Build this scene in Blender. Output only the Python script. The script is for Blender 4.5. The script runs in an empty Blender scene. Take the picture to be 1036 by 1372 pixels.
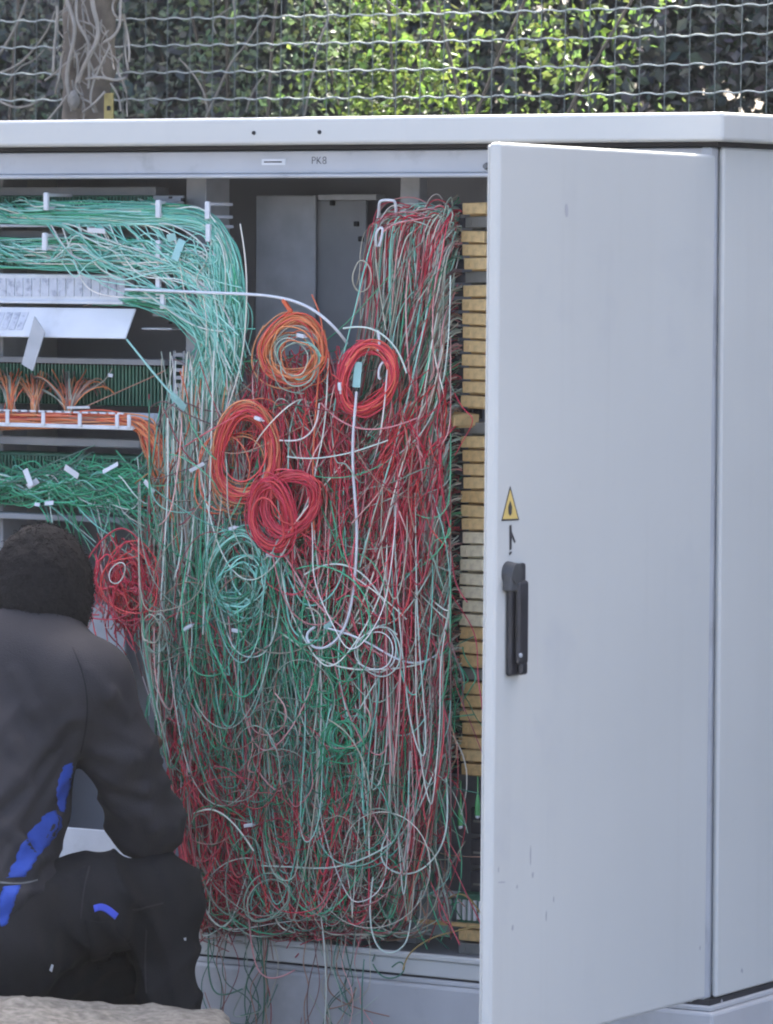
import bpy, bmesh, math, random
import numpy as np
from mathutils import Vector, Matrix
from mathutils.bvhtree import BVHTree

random.seed(7)
rng = np.random.default_rng(7)
C = bpy.context.scene.collection
scn = bpy.context.scene

# ------------------------------------------------------------------ camera
F_PX, W_PX, H_PX = 6400.0, 1036.0, 1372.0
TH = math.radians(31.5)
DIST, CAM_Z = 8.6, 1.63
PITCH, ROLL = math.radians(3.15), math.radians(0.3)
Fh = np.array([-math.sin(TH), math.cos(TH), 0.0])
Rh = np.array([math.cos(TH), math.sin(TH), 0.0])
Zu = np.array([0.0, 0.0, 1.0])
Fp = Fh * math.cos(PITCH) - Zu * math.sin(PITCH)
Up = Zu * math.cos(PITCH) + Fh * math.sin(PITCH)
Rr = Rh * math.cos(ROLL) + Up * math.sin(ROLL)
Ur = Up * math.cos(ROLL) - Rh * math.sin(ROLL)
CAM = -DIST * Fh - (440.0 / F_PX * DIST) * Rh + np.array([0, 0, CAM_Z])
cd = bpy.data.cameras.new('camera')
cam = bpy.data.objects.new('camera', cd)
C.objects.link(cam)
cam.matrix_world = Matrix([[Rr[i], Ur[i], -Fp[i], CAM[i]] for i in range(3)] + [[0, 0, 0, 1]])
cd.sensor_fit = 'VERTICAL'
cd.sensor_height = 36.0
cd.lens = 36.0 * F_PX / H_PX
cd.clip_end = 2000
cd.dof.use_dof = True
cd.dof.focus_distance = 8.8
cd.dof.aperture_fstop = 9.0
scn.camera = cam

# ------------------------------------------------------------------ sky, sun, exposure
SUN_EL, SUN_AZ = math.radians(54), math.radians(-20)      # azimuth from +Y towards +X: behind the cabinet
SUN_DIR = np.array([math.sin(SUN_AZ) * math.cos(SUN_EL), math.cos(SUN_AZ) * math.cos(SUN_EL), math.sin(SUN_EL)])
world = bpy.data.worlds.new('World')
scn.world = world
world.use_nodes = True
wn = world.node_tree
sky = wn.nodes.new('ShaderNodeTexSky')
sky.sky_type = 'NISHITA'
sky.sun_disc = False
sky.sun_elevation = SUN_EL
sky.sun_rotation = SUN_AZ
sky.dust_density = 6.0
sky.air_density = 0.55
sky.ozone_density = 1.0
wn.links.new(sky.outputs[0], wn.nodes['Background'].inputs[0])
wn.nodes['Background'].inputs[1].default_value = 0.15
sd = bpy.data.lights.new('sun', 'SUN')
sun = bpy.data.objects.new('sun', sd)
C.objects.link(sun)
sd.energy = 3.7
sd.angle = math.radians(0.53)
sd.color = (1.0, 0.95, 0.86)
sun.rotation_euler = Vector((-SUN_DIR).tolist()).to_track_quat('-Z', 'Y').to_euler()
vs = scn.view_settings
vs.view_transform = 'Standard'
vs.look = 'None'
vs.exposure = 2.64
vs.gamma = 1.0
scn.cycles.max_bounces = 6
scn.cycles.diffuse_bounces = 4
scn.cycles.transparent_max_bounces = 8
scn.cycles.use_denoising = True
scn.cycles.filter_width = 2.0


# ------------------------------------------------------------------ helpers
def ray(px, py):
    px = np.asarray(px, float); py = np.asarray(py, float)
    return Fp + ((px - W_PX / 2) / F_PX)[..., None] * Rr - ((py - H_PX / 2) / F_PX)[..., None] * Ur


def at(px, py, Y):
    """point of the place on the plane Y = const (parallel to the cabinet front)"""
    d = ray(px, py)
    t = (np.asarray(Y, float) - CAM[1]) / d[..., 1]
    return CAM + d * t[..., None]


def atx(px, py, X):
    d = ray(px, py)
    t = (X - CAM[0]) / d[..., 0]
    return CAM + d * t[..., None]


def deep(px, py, dep):
    return CAM + ray(px, py) * np.asarray(dep, float)[..., None]


def s2l(c):
    return tuple(((v / 255) / 12.92 if v <= 10.3 else ((v / 255 + 0.055) / 1.055) ** 2.4) for v in c)


def put(o, parent=None):
    C.objects.link(o)
    if parent is not None:
        o.parent = parent
        M = Matrix.Translation(parent.location)
        if parent.parent is not None:
            M = Matrix.Translation(parent.parent.location) @ parent.matrix_parent_inverse @ M
            o.matrix_parent_inverse = M.inverted()
        else:
            o.matrix_parent_inverse = M.inverted()
    return o


def tag(o, label, cat, group=None, kind=None):
    o['label'] = label
    o['category'] = cat
    if group: o['group'] = group
    if kind: o['kind'] = kind
    return o


def thing(name, label, cat, loc=(0, 0, 0), group=None):
    o = bpy.data.objects.new(name, None)
    o.location = loc
    o.empty_display_size = 0.1
    C.objects.link(o)
    return tag(o, label, cat, group)


def mesh_obj(name, me, m, parent=None):
    o = bpy.data.objects.new(name, me)
    if m is not None and len(me.materials) == 0:
        me.materials.append(m)
    return put(o, parent)


def bm_obj(name, bm, m, parent=None, smooth=False):
    bmesh.ops.recalc_face_normals(bm, faces=bm.faces)
    me = bpy.data.meshes.new(name)
    if smooth:
        for f in bm.faces: f.smooth = True
    bm.to_mesh(me)
    bm.free()
    return mesh_obj(name, me, m, parent)


def add_box(bm, x0, x1, y0, y1, z0, z1, bev=0.0, seg=1, M=None):
    g = bmesh.ops.create_cube(bm, size=1.0)
    vs_ = g['verts']
    bmesh.ops.transform(bm, verts=vs_, matrix=Matrix.Translation(((x0 + x1) / 2, (y0 + y1) / 2, (z0 + z1) / 2)) @
                        Matrix.Diagonal((abs(x1 - x0), abs(y1 - y0), abs(z1 - z0), 1)))
    if bev > 0:
        ed = list({e for v in vs_ for e in v.link_edges})
        r = bmesh.ops.bevel(bm, geom=ed, offset=bev, segments=seg, affect='EDGES', profile=0.5)
        vs_ = list({v for f in r['faces'] for v in f.verts} | {v for v in vs_ if v.is_valid})
    if M is not None:
        bmesh.ops.transform(bm, verts=vs_, matrix=M)
    return vs_


def box(name, x0, x1, y0, y1, z0, z1, m, parent=None, bev=0.0, seg=1, M=None):
    bm = bmesh.new()
    add_box(bm, x0, x1, y0, y1, z0, z1, bev, seg, M)
    return bm_obj(name, bm, m, parent)


def np_mesh(name, verts, faces, cols=None, smooth=True):
    """faces: (n,k) array"""
    verts = np.ascontiguousarray(verts, np.float32)
    faces = np.ascontiguousarray(faces, np.int32)
    n, k = faces.shape
    me = bpy.data.meshes.new(name)
    me.vertices.add(len(verts))
    me.vertices.foreach_set('co', verts.ravel())
    me.loops.add(n * k)
    me.loops.foreach_set('vertex_index', faces.ravel())
    me.polygons.add(n)
    me.polygons.foreach_set('loop_start', np.arange(0, n * k, k, dtype=np.int32))
    me.polygons.foreach_set('loop_total', np.full(n, k, np.int32))
    me.polygons.foreach_set('use_smooth', np.full(n, smooth, bool))
    if cols is not None:
        a = me.color_attributes.new('col', 'FLOAT_COLOR', 'POINT')
        cc = np.ones((len(verts), 4), np.float32)
        cc[:, :3] = cols
        a.data.foreach_set('color', cc.ravel())
    me.update()
    me.validate()
    return me


def norm(v):
    return v / np.maximum(np.linalg.norm(v, axis=-1, keepdims=True), 1e-9)


def tubes(name, P, rad, col, sides=3, taper=None):
    """P (N,M,3) world points, rad (N,), col (N,3) -> one mesh of N tubes"""
    P = np.asarray(P, float)
    N, M, _ = P.shape
    rad = np.broadcast_to(np.asarray(rad, float), (N,))
    col = np.broadcast_to(np.asarray(col, float), (N, 3))
    T = norm(np.gradient(P, axis=1))
    ref = np.array([-0.33, 0.9, 0.27])
    n1 = norm(np.cross(T, ref))
    n2 = np.cross(T, n1)
    a = np.arange(sides) * 2 * math.pi / sides
    rr = rad[:, None, None, None]
    if taper is not None:
        rr = rr * np.asarray(taper)[None, :, None, None]
    V = P[:, :, None, :] + rr * (np.cos(a)[None, None, :, None] * n1[:, :, None, :] + np.sin(a)[None, None, :, None] * n2[:, :, None, :])
    idx = np.arange(N * M * sides).reshape(N, M, sides)
    q = np.stack([idx[:, :-1, :], np.roll(idx, -1, 2)[:, :-1, :], np.roll(idx, -1, 2)[:, 1:, :], idx[:, 1:, :]], -1).reshape(-1, 4)
    cc = np.repeat(col[:, None, :], M * sides, 1).reshape(-1, 3)
    return np_mesh(name, V.reshape(-1, 3), q, cc)


_bs = {}


def bspline(ctrl, M):
    """uniform cubic b-spline with clamped ends; ctrl (N,K,3) -> (N,M,3)"""
    ctrl = np.asarray(ctrl, float)
    K = ctrl.shape[1]
    key = (K, M)
    if key not in _bs:
        B = np.zeros((M, K + 4))
        segs = K + 1
        for i, t in enumerate(np.linspace(0, segs - 1e-6, M)):
            s = int(t); u = t - s
            B[i, s:s + 4] += [(1 - u) ** 3 / 6, (3 * u ** 3 - 6 * u * u + 4) / 6, (-3 * u ** 3 + 3 * u * u + 3 * u + 1) / 6, u ** 3 / 6]
        Bk = np.zeros((M, K))
        Bk[:, 0] += B[:, 0] + B[:, 1]
        Bk[:, -1] += B[:, -1] + B[:, -2]
        Bk += B[:, 2:-2]
        _bs[key] = Bk
    return np.einsum('mk,nkc->nmc', _bs[key], ctrl)


def U(a, b, n):
    return rng.uniform(a, b, n)


# ------------------------------------------------------------------ materials
def nodes(name):
    m = bpy.data.materials.new(name)
    m.use_nodes = True
    return m, m.node_tree, m.node_tree.nodes['Principled BSDF']


def mat(name, rgb, rough=0.6, metal=0.0, var=0.12, scale=8.0, bump=0.0, bscale=60.0, dirt=None, dscale=3.0, dlo=0.55, dhi=0.75, rvar=0.12, spec=0.5, streak=0.0):
    """procedural: base colour broken by two noises, optional dirt patches, relief, uneven gloss"""
    m, t, b = nodes(name)
    L = t.links
    co = t.nodes.new('ShaderNodeTexCoord')
    n1 = t.nodes.new('ShaderNodeTexNoise'); n1.inputs['Scale'].default_value = scale; n1.inputs['Detail'].default_value = 6
    L.new(co.outputs['Object'], n1.inputs['Vector'])
    r = t.nodes.new('ShaderNodeValToRGB')
    r.color_ramp.elements[0].position = 0.3; r.color_ramp.elements[1].position = 0.7
    r.color_ramp.elements[0].color = tuple(c * (1 - var) for c in rgb) + (1,)
    r.color_ramp.elements[1].color = tuple(min(1, c * (1 + var)) for c in rgb) + (1,)
    L.new(n1.outputs['Fac'], r.inputs['Fac'])
    out = r.outputs['Color']
    if dirt is not None:
        n2 = t.nodes.new('ShaderNodeTexNoise'); n2.inputs['Scale'].default_value = dscale; n2.inputs['Detail'].default_value = 9; n2.inputs['Roughness'].default_value = 0.65
        L.new(co.outputs['Object'], n2.inputs['Vector'])
        mr = t.nodes.new('ShaderNodeMapRange'); mr.inputs[1].default_value = dlo; mr.inputs[2].default_value = dhi
        L.new(n2.outputs['Fac'], mr.inputs[0])
        mx = t.nodes.new('ShaderNodeMixRGB'); mx.inputs[2].default_value = tuple(dirt) + (1,)
        L.new(mr.outputs[0], mx.inputs[0]); L.new(out, mx.inputs[1])
        out = mx.outputs[0]
    if streak > 0:
        mp = t.nodes.new('ShaderNodeMapping'); mp.inputs['Scale'].default_value = (26, 26, 0.9)
        L.new(co.outputs['Object'], mp.inputs[0])
        n4 = t.nodes.new('ShaderNodeTexNoise'); n4.inputs['Scale'].default_value = 1.0; n4.inputs['Detail'].default_value = 7; n4.inputs['Roughness'].default_value = 0.7
        L.new(mp.outputs[0], n4.inputs['Vector'])
        m4 = t.nodes.new('ShaderNodeMapRange'); m4.inputs[1].default_value = 0.52; m4.inputs[2].default_value = 0.78; m4.inputs[4].default_value = streak
        L.new(n4.outputs['Fac'], m4.inputs[0])
        x4 = t.nodes.new('ShaderNodeMixRGB'); x4.inputs[2].default_value = (0.30, 0.29, 0.27, 1)
        L.new(m4.outputs[0], x4.inputs[0]); L.new(out, x4.inputs[1])
        n5 = t.nodes.new('ShaderNodeTexNoise'); n5.inputs['Scale'].default_value = 55; n5.inputs['Detail'].default_value = 3
        L.new(co.outputs['Object'], n5.inputs['Vector'])
        m5 = t.nodes.new('ShaderNodeMapRange'); m5.inputs[1].default_value = 0.70; m5.inputs[2].default_value = 0.78; m5.inputs[4].default_value = streak * .8
        L.new(n5.outputs['Fac'], m5.inputs[0])
        x5 = t.nodes.new('ShaderNodeMixRGB'); x5.inputs[2].default_value = (0.25, 0.25, 0.25, 1)
        L.new(m5.outputs[0], x5.inputs[0]); L.new(x4.outputs[0], x5.inputs[1])
        out = x5.outputs[0]
    L.new(out, b.inputs['Base Color'])
    b.inputs['Metallic'].default_value = metal
    b.inputs['Specular IOR Level'].default_value = spec
    rm = t.nodes.new('ShaderNodeMapRange'); rm.inputs[3].default_value = max(0.05, rough - rvar); rm.inputs[4].default_value = min(1, rough + rvar)
    L.new(n1.outputs['Fac'], rm.inputs[0]); L.new(rm.outputs[0], b.inputs['Roughness'])
    if bump > 0:
        n3 = t.nodes.new('ShaderNodeTexNoise'); n3.inputs['Scale'].default_value = bscale; n3.inputs['Detail'].default_value = 5
        L.new(co.outputs['Object'], n3.inputs['Vector'])
        bp = t.nodes.new('ShaderNodeBump'); bp.inputs['Strength'].default_value = bump; bp.inputs['Distance'].default_value = 0.004
        L.new(n3.outputs['Fac'], bp.inputs['Height']); L.new(bp.outputs[0], b.inputs['Normal'])
    return m


def attr_mat(name, rough=0.5, trans=0.0, spec=0.5):
    m, t, b = nodes(name)
    at_ = t.nodes.new('ShaderNodeVertexColor'); at_.layer_name = 'col'
    t.links.new(at_.outputs[0], b.inputs['Base Color'])
    b.inputs['Roughness'].default_value = rough
    b.inputs['Specular IOR Level'].default_value = spec
    if trans > 0:
        tr = t.nodes.new('ShaderNodeBsdfTranslucent')
        mx = t.nodes.new('ShaderNodeMixShader'); mx.inputs[0].default_value = trans
        hs = t.nodes.new('ShaderNodeHueSaturation'); hs.inputs['Hue'].default_value = 0.48; hs.inputs['Value'].default_value = 1.7; hs.inputs['Saturation'].default_value = 1.1
        t.links.new(at_.outputs[0], hs.inputs['Color']); t.links.new(hs.outputs[0], tr.inputs[0])
        t.links.new(b.outputs[0], mx.inputs[1]); t.links.new(tr.outputs[0], mx.inputs[2])
        t.links.new(mx.outputs[0], t.nodes['Material Output'].inputs[0])
    return m


M_PAINT = mat('cabinet_paint', (0.565, 0.575, 0.545), 0.42, var=0.025, scale=2.2, bump=0.05, bscale=9, dirt=(0.40, 0.42, 0.45), dscale=2.6, dlo=0.62, dhi=0.9, streak=.08)
M_PAINT2 = mat('door_paint', (0.56, 0.572, 0.545), 0.36, var=0.03, scale=1.6, bump=0.06, bscale=6, dirt=(0.42, 0.44, 0.47), dscale=2.2, dlo=0.56, dhi=0.95, streak=.09)
M_PLINTH = mat('plinth_paint', (0.46, 0.465, 0.465), 0.6, var=0.10, scale=5, bump=0.15, bscale=40, dirt=(0.28, 0.285, 0.28), dscale=6, dlo=0.5, dhi=0.8)
M_RAIL = mat('rail_paint', (0.46, 0.48, 0.50), 0.5, var=0.06, scale=8, dirt=(0.22, 0.22, 0.22), dscale=9, dlo=0.55, dhi=0.85)
M_INNER = mat('inner_steel', (0.30, 0.315, 0.345), 0.55, metal=0.0, var=0.15, scale=4, dirt=(0.20, 0.205, 0.22), dscale=5)
M_ZINC = mat('galvanised_steel', (0.42, 0.445, 0.47), 0.5, metal=0.0, var=0.12, scale=20, bump=0.05)
M_ZINCD = mat('dull_steel', (0.25, 0.265, 0.28), 0.5, metal=0.0, var=0.12, scale=12)
M_CHIP = mat('bare_chip', (0.41, 0.415, 0.43), 0.7)
M_GASKET = mat('black_gasket', (0.025, 0.025, 0.028), 0.8)
M_BLACKP = mat('black_plastic', (0.028, 0.028, 0.034), 0.38, var=0.25, scale=30, bump=0.05)
M_GREYP = mat('grey_plastic', (0.12, 0.13, 0.135), 0.5, var=0.15, scale=30)
M_YEL = mat('yellow_block_plastic', (0.74, 0.53, 0.25), 0.55, var=0.14, scale=25, dirt=(0.33, 0.24, 0.13), dscale=35, dlo=0.5, dhi=0.8)
M_YELB = mat('amber_block_plastic', (0.68, 0.46, 0.20), 0.55, var=0.16, scale=25, dirt=(0.24, 0.17, 0.09), dscale=40, dlo=0.5, dhi=0.8)
M_PALE = mat('ivory_block_plastic', (0.76, 0.68, 0.48), 0.55, var=0.10, scale=25, dirt=(0.34, 0.28, 0.18), dscale=35, dlo=0.5, dhi=0.8)
M_GREYB = mat('grey_block_plastic', (0.19, 0.19, 0.17), 0.6, var=0.15, scale=25)
M_DARKB = mat('dark_block_plastic', (0.045, 0.045, 0.055), 0.6, var=0.2, scale=30)
M_WHITEP = mat('white_plastic', (0.66, 0.69, 0.72), 0.45, var=0.05, scale=15, dirt=(0.42, 0.43, 0.43), dscale=12, dlo=0.55, dhi=0.9)
M_CARD = mat('label_card', (0.55, 0.58, 0.64), 0.6, var=0.08, scale=60, dirt=(0.30, 0.33, 0.40), dscale=55, dlo=0.5, dhi=0.62)
M_GREENB = mat('green_block_plastic', (0.05, 0.15, 0.095), 0.5, var=0.25, scale=40)
M_GREENT = mat('green_plug_plastic', (0.10, 0.36, 0.13), 0.35, var=0.2, scale=40)
M_STICK = mat('yellow_sticker', (0.68, 0.50, 0.16), 0.5, var=0.08, scale=30)
M_INK = mat('black_print', (0.035, 0.035, 0.04), 0.6)
M_JACK = mat('jacket_cloth', (0.034, 0.033, 0.037), 0.88, var=0.14, scale=14, bump=0.35, bscale=420, spec=0.2)
M_TROU = mat('trouser_cloth', (0.018, 0.018, 0.020), 0.9, var=0.18, scale=14, bump=0.35, bscale=380, spec=0.2)
M_BLUE = mat('blue_cloth', (0.030, 0.072, 0.34), 0.8, var=0.2, scale=20, bump=0.3, bscale=380, spec=0.2)
M_BLUED = mat('blue_trim_cloth', (0.06, 0.10, 0.62), 0.8, var=0.1, scale=20)
M_SKIN = mat('brown_skin', (0.085, 0.048, 0.034), 0.5, var=0.12, scale=25, bump=0.1, bscale=200)
M_HAIR = mat('black_hair', (0.013, 0.0125, 0.013), 0.9, var=0.35, scale=120, bump=0.7, bscale=190, spec=0.15)
M_SHOE = mat('shoe_leather', (0.03, 0.028, 0.026), 0.5)
M_STONE = mat('kerb_stone', (0.135, 0.13, 0.115), 0.9, var=0.45, scale=60, bump=1.0, bscale=85, dirt=(0.06, 0.057, 0.047), dscale=34, dlo=0.5, dhi=0.72)
M_GROUND = mat('tarmac', (0.075, 0.073, 0.07), 0.92, var=0.25, scale=30, bump=0.8, bscale=120, dirt=(0.12, 0.11, 0.09), dscale=1.2)
M_FENCE = mat('fence_wire', (0.30, 0.34, 0.33), 0.5, var=0.10, scale=20)
M_FENCE2 = mat('fence_wire_shaded', (0.15, 0.175, 0.165), 0.6, var=0.15, scale=20)  # same wire; the weaker light on upright strands is put into its colour
M_BARK = mat('bark', (0.13, 0.11, 0.088), 0.95, var=0.35, scale=28, bump=1.0, bscale=45)
M_TWIG = mat('dry_vine', (0.25, 0.235, 0.205), 0.9, var=0.22, scale=20, bump=0.5, bscale=120)
M_OCHRE = mat('ochre_plate', (0.36, 0.29, 0.10), 0.7, var=0.2, scale=40)
M_WIRE = attr_mat('wire_sheath', 0.45)
M_LEAF = attr_mat('leaf', 0.45, trans=0.34, spec=0.25)

# palette of the wires (linear)
def pal(*cols): return np.array([s2l(c) for c in cols])
RED = pal((228, 72, 92), (210, 56, 80), (236, 98, 110), (192, 54, 72), (220, 80, 78))
DRED = pal((192, 76, 90), (170, 66, 80), (206, 90, 100), (150, 68, 76))
ORANGE = pal((232, 136, 88), (238, 154, 98), (222, 114, 78), (222, 156, 108))
REDOR = pal((232, 96, 74), (226, 110, 80), (220, 84, 80), (234, 128, 98))
TEAL = pal((142, 216, 196), (120, 200, 178), (166, 226, 208), (102, 182, 160), (176, 230, 214))
GREEN = pal((74, 176, 130), (58, 152, 108), (92, 190, 144), (62, 136, 102))
DGREEN = pal((72, 120, 98), (80, 130, 112), (88, 116, 102))
PALE = pal((232, 238, 224), (220, 228, 216), (238, 234, 218), (232, 228, 222), (210, 226, 214))
GREYG = pal((160, 182, 164), (176, 188, 172), (138, 162, 144), (184, 180, 160))
BROWN = pal((166, 128, 114), (148, 114, 108), (180, 144, 122), (134, 106, 104))
PINK = pal((222, 160, 160), (232, 180, 174), (208, 138, 140))
WHITE = pal((240, 242, 238), (230, 236, 232))


def pick(pals, weights, n, jit=0.10):
    w = np.array(weights, float); w /= w.sum()
    k = rng.choice(len(pals), n, p=w)
    out = np.array([pals[i][rng.integers(len(pals[i]))] for i in k])
    return out * (1 + rng.normal(0, jit, (n, 1)))


# ------------------------------------------------------------------ ground
bm = bmesh.new()
bmesh.ops.create_grid(bm, x_segments=4, y_segments=4, size=150)
g = bm_obj('ground', bm, M_GROUND)
g['kind'] = 'structure'

# ------------------------------------------------------------------ the cabinet
CW, CD = 1.78, 0.46          # width (to the left of the corner x=0) and depth
ZB, ZT = 0.27, 1.818         # body bottom / top
cab = thing('street_cabinet', 'pale grey steel telecom street cabinet standing open, full of tangled wires', 'cabinet', (-0.9, 0.23, 0))
box('back_panel', -CW, 0, CD - 0.012, CD, ZB, ZT, M_INNER, cab)
box('side_panel', -0.012, 0.0, 0.026, CD - 0.013, ZB + 0.004, ZT - 0.002, M_PAINT, cab, 0.004)
box('side_panel', -CW, -CW + 0.012, 0.0, CD - 0.013, ZB, ZT, M_PAINT, cab, 0.003)
box('corner_post', -0.036, -0.014, 0.002, 0.034, ZB + 0.002, ZT - 0.002, M_RAIL, cab, 0.003)
box('corner_post', -CW + 0.013, -CW + 0.05, 0.002, 0.034, ZB, ZT, M_RAIL, cab, 0.003)
box('floor_panel', -CW + 0.013, -0.013, 0.036, CD - 0.013, 0.282, 0.297, M_INNER, cab)
# header over the opening: face with a turned lower lip
bm = bmesh.new()
add_box(bm, -CW + 0.051, -0.037, 0.012, 0.020, 1.772, ZT - 0.003, 0.002)
add_box(bm, -CW + 0.051, -0.037, 0.0, 0.03, 1.764, 1.7715, 0.002)
hdr = bm_obj('header_rail', bm, M_RAIL, cab)
# lid: a shallow pan with rounded top edge, overhanging all round
bm = bmesh.new()
add_box(bm, -CW - 0.03, 0.026, -0.03, CD + 0.03, 1.826, 1.878, 0.007, 3)
lid = bm_obj('lid', bm, M_PAINT, cab)
box('lid_gasket', -CW + 0.002, -0.002, 0.004, CD - 0.004, ZT, 1.8262, M_GASKET, cab)
for (px, py) in ((340, 178), (428, 177)):
    p = at(px, py, -0.031)
    bm = bmesh.new()
    bmesh.ops.create_cone(bm, cap_ends=True, segments=12, radius1=0.0042, radius2=0.0034, depth=0.004,
                          matrix=Matrix.Translation(p) @ Matrix.Rotation(math.pi / 2, 4, 'X'))
    bm_obj('screw', bm, M_GASKET, lid)
# bottom rail and plinth
bm = bmesh.new()
add_box(bm, -CW + 0.051, -0.037, -0.002, 0.03, 0.2665, 0.296, 0.002)
add_box(bm, -CW + 0.051, -0.037, -0.006, 0.008, 0.2965, 0.309, 0.003)
bm_obj('bottom_rail', bm, M_PAINT, cab)
bm = bmesh.new()
add_box(bm, -CW - 0.012, 0.014, -0.016, CD + 0.012, 0.0, 0.252, 0.006, 2)
add_box(bm, -CW - 0.002, 0.004, -0.006, CD + 0.002, 0.2525, 0.262, 0.002)
bm_obj('plinth', bm, M_PLINTH, cab)
box('plinth_gasket', -CW + 0.004, -0.003, 0.004, CD - 0.004, 0.2622, 0.272, M_GASKET, cab)
# marks on the header: hand-written letters and a small maker's plate
def text(name, body, size, loc, rot, m, parent):
    cu = bpy.data.curves.new(name, 'FONT')
    cu.body = body; cu.size = size; cu.extrude = 0.0002; cu.offset = -0.0004
    o = bpy.data.objects.new(name, cu)
    o.location = loc; o.rotation_euler = rot
    C.objects.link(o)
    bpy.context.view_layer.update()
    me = bpy.data.meshes.new_from_object(o.evaluated_get(bpy.context.evaluated_depsgraph_get()))
    me.transform(Matrix.LocRotScale(Vector(loc), o.rotation_euler, None))
    bpy.data.objects.remove(o)
    me.materials.clear()
    return mesh_obj(name, me, m, parent)
p = at(417, 220, 0.0115)
text('written_letters', 'PK8', 0.021, p, (math.pi / 2, 0, 0.0), M_INK, hdr)
a, b = at(351, 213, 0.0115), at(383, 221, 0.0115)
box('maker_plate', a[0], b[0], 0.0105, 0.0125, b[2], a[2], M_WHITEP, hdr)
box('print_line', a[0] + .006, b[0] - .008, 0.0098, 0.0106, b[2] + .0045, b[2] + .007, M_INK, hdr)
# bolt on the header beside the door
p = at(655, 223, 0.006)
bm = bmesh.new()
bmesh.ops.create_cone(bm, cap_ends=True, segments=10, radius1=0.0085, radius2=0.0075, depth=0.014, matrix=Matrix.Translation(p) @ Matrix.Rotation(math.pi / 2, 4, 'X'))
bmesh.ops.create_cone(bm, cap_ends=True, segments=6, radius1=0.0055, radius2=0.005, depth=0.01, matrix=Matrix.Translation(p + np.array([0, -.01, 0])) @ Matrix.Rotation(math.pi / 2, 4, 'X'))
bm_obj('latch_bolt', bm, M_GREYP, cab)
# inside: two uprights and the sheet-steel screen between them
def upright(pxa, pxb, Y, dep, ztop=1.772):
    a, b = at(pxa, 300, Y), at(pxb, 300, Y)
    bm = bmesh.new()
    add_box(bm, a[0], b[0], Y, Y + dep, 0.298, ztop, 0.002)
    return bm_obj('upright', bm, M_ZINC, cab)
upright(249, 276, 0.14, 0.085)
upright(536, 562, 0.16, 0.03)
upright(-30, 4, 0.14, 0.085)
a, b = at(343, 262, 0.30), at(421, 600, 0.30)
box('screen_sheet', a[0], b[0], 0.30, 0.306, 0.7, a[2], M_ZINC, cab, 0.0015)
a2, b2 = at(422, 268, 0.315), at(489, 600, 0.315)
box('screen_sheet', a2[0], b2[0], 0.315, 0.321, 0.7, a2[2] , M_ZINCD, cab, 0.0015)
a3, b3 = at(430, 262, 0.29), at(508, 268, 0.29)
box('screen_bracket', a3[0], b3[0], 0.28, 0.314, b3[2], a3[2] + .002, M_ZINC, cab, 0.001)
for (px, py) in ((446, 272), (478, 300), (484, 320)):
    p = at(px, py, 0.312)
    box('screw', p[0] - .005, p[0] + .005, 0.307, 0.3148, p[2] - .005, p[2] + .005, M_GASKET, cab, 0.0015)

# ------------------------------------------------------------------ the open door (swung out square to the front, hinge at the corner)
DW = 0.772
HINGE_Y = -0.012
door = bpy.data.objects.new('door', None)
bm = bmesh.new()
YF = HINGE_Y - DW
# pan: outer skin on +X, returns, inner frame
Zd0, Zd1 = 0.279, 1.802
add_box(bm, -0.021, 0.0, YF, HINGE_Y, Zd0, Zd1, 0.006, 3)
sag = Matrix.Translation((0, HINGE_Y, 1.0)) @ Matrix.Rotation(math.radians(-0.45), 4, 'X') @ Matrix.Translation((0, -HINGE_Y, -1.0))
# small openings in scale: slight set-out from the body
bmesh.ops.transform(bm, verts=bm.verts, matrix=sag)
door = bm_obj('door', bm, M_PAINT2, cab)
door['label'] = 'pale grey door swung wide open with black handle'
bm = bmesh.new()
add_box(bm, -0.0245, -0.0213, YF + 0.02, HINGE_Y - 0.02, Zd0 + 0.02, Zd1 - 0.02, 0.001)
bmesh.ops.transform(bm, verts=bm.verts, matrix=sag)
bm_obj('inner_skin', bm, M_RAIL, door)
bm = bmesh.new()
add_box(bm, -0.0265, -0.0213, YF + 0.004, YF + 0.018, Zd0 + 0.004, Zd1 - 0.004, 0.002)
bmesh.ops.transform(bm, verts=bm.verts, matrix=sag)
bm_obj('edge_strip', bm, M_PAINT, door)
for z in (0.45, 1.05, 1.62):
    bm = bmesh.new()
    bmesh.ops.create_cone(bm, cap_ends=True, segments=12, radius1=0.007, radius2=0.007, depth=0.07, matrix=Matrix.Translation((-0.018, -0.004, z)))
    bm_obj('hinge', bm, M_RAIL, door)


def door_pt(px, py, x=0.0006):
    return atx(px, py, x)


def flat_on_door(name, poly, x, m, th=0.0006):
    bm = bmesh.new()
    lo = [bm.verts.new((x, *door_pt(px, py, x)[1:])) for px, py in poly]
    f = bm.faces.new(lo)
    r = bmesh.ops.extrude_face_region(bm, geom=[f])
    bmesh.ops.translate(bm, verts=[v for v in r['geom'] if isinstance(v, bmesh.types.BMVert)], vec=(th, 0, 0))
    return bm_obj(name, bm, m, door)
flat_on_door('warning_sticker_border', [(683.5, 651), (695.6, 697), (671.8, 698)], 0.0004, M_INK)
flat_on_door('warning_sticker', [(683.5, 656), (693.9, 694.8), (673.6, 695.6)], 0.0013, M_STICK)
flat_on_door('warning_symbol', [(683.6, 671), (686.0, 679), (685.6, 688), (683.6, 691), (681.6, 687.5), (681.4, 679)], 0.0022, M_INK)
flat_on_door('direction_arrow', [(682.6, 704), (685.2, 703), (685.6, 712), (690.8, 726), (689.2, 727.5), (685.6, 719), (685.4, 736), (682.8, 737)], 0.0004, M_INK)
flat_on_door('arrow_tail', [(682.0, 741), (684.0, 739), (685.8, 738.5), (685.0, 742), (682.6, 744)], 0.0004, M_INK)
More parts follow.
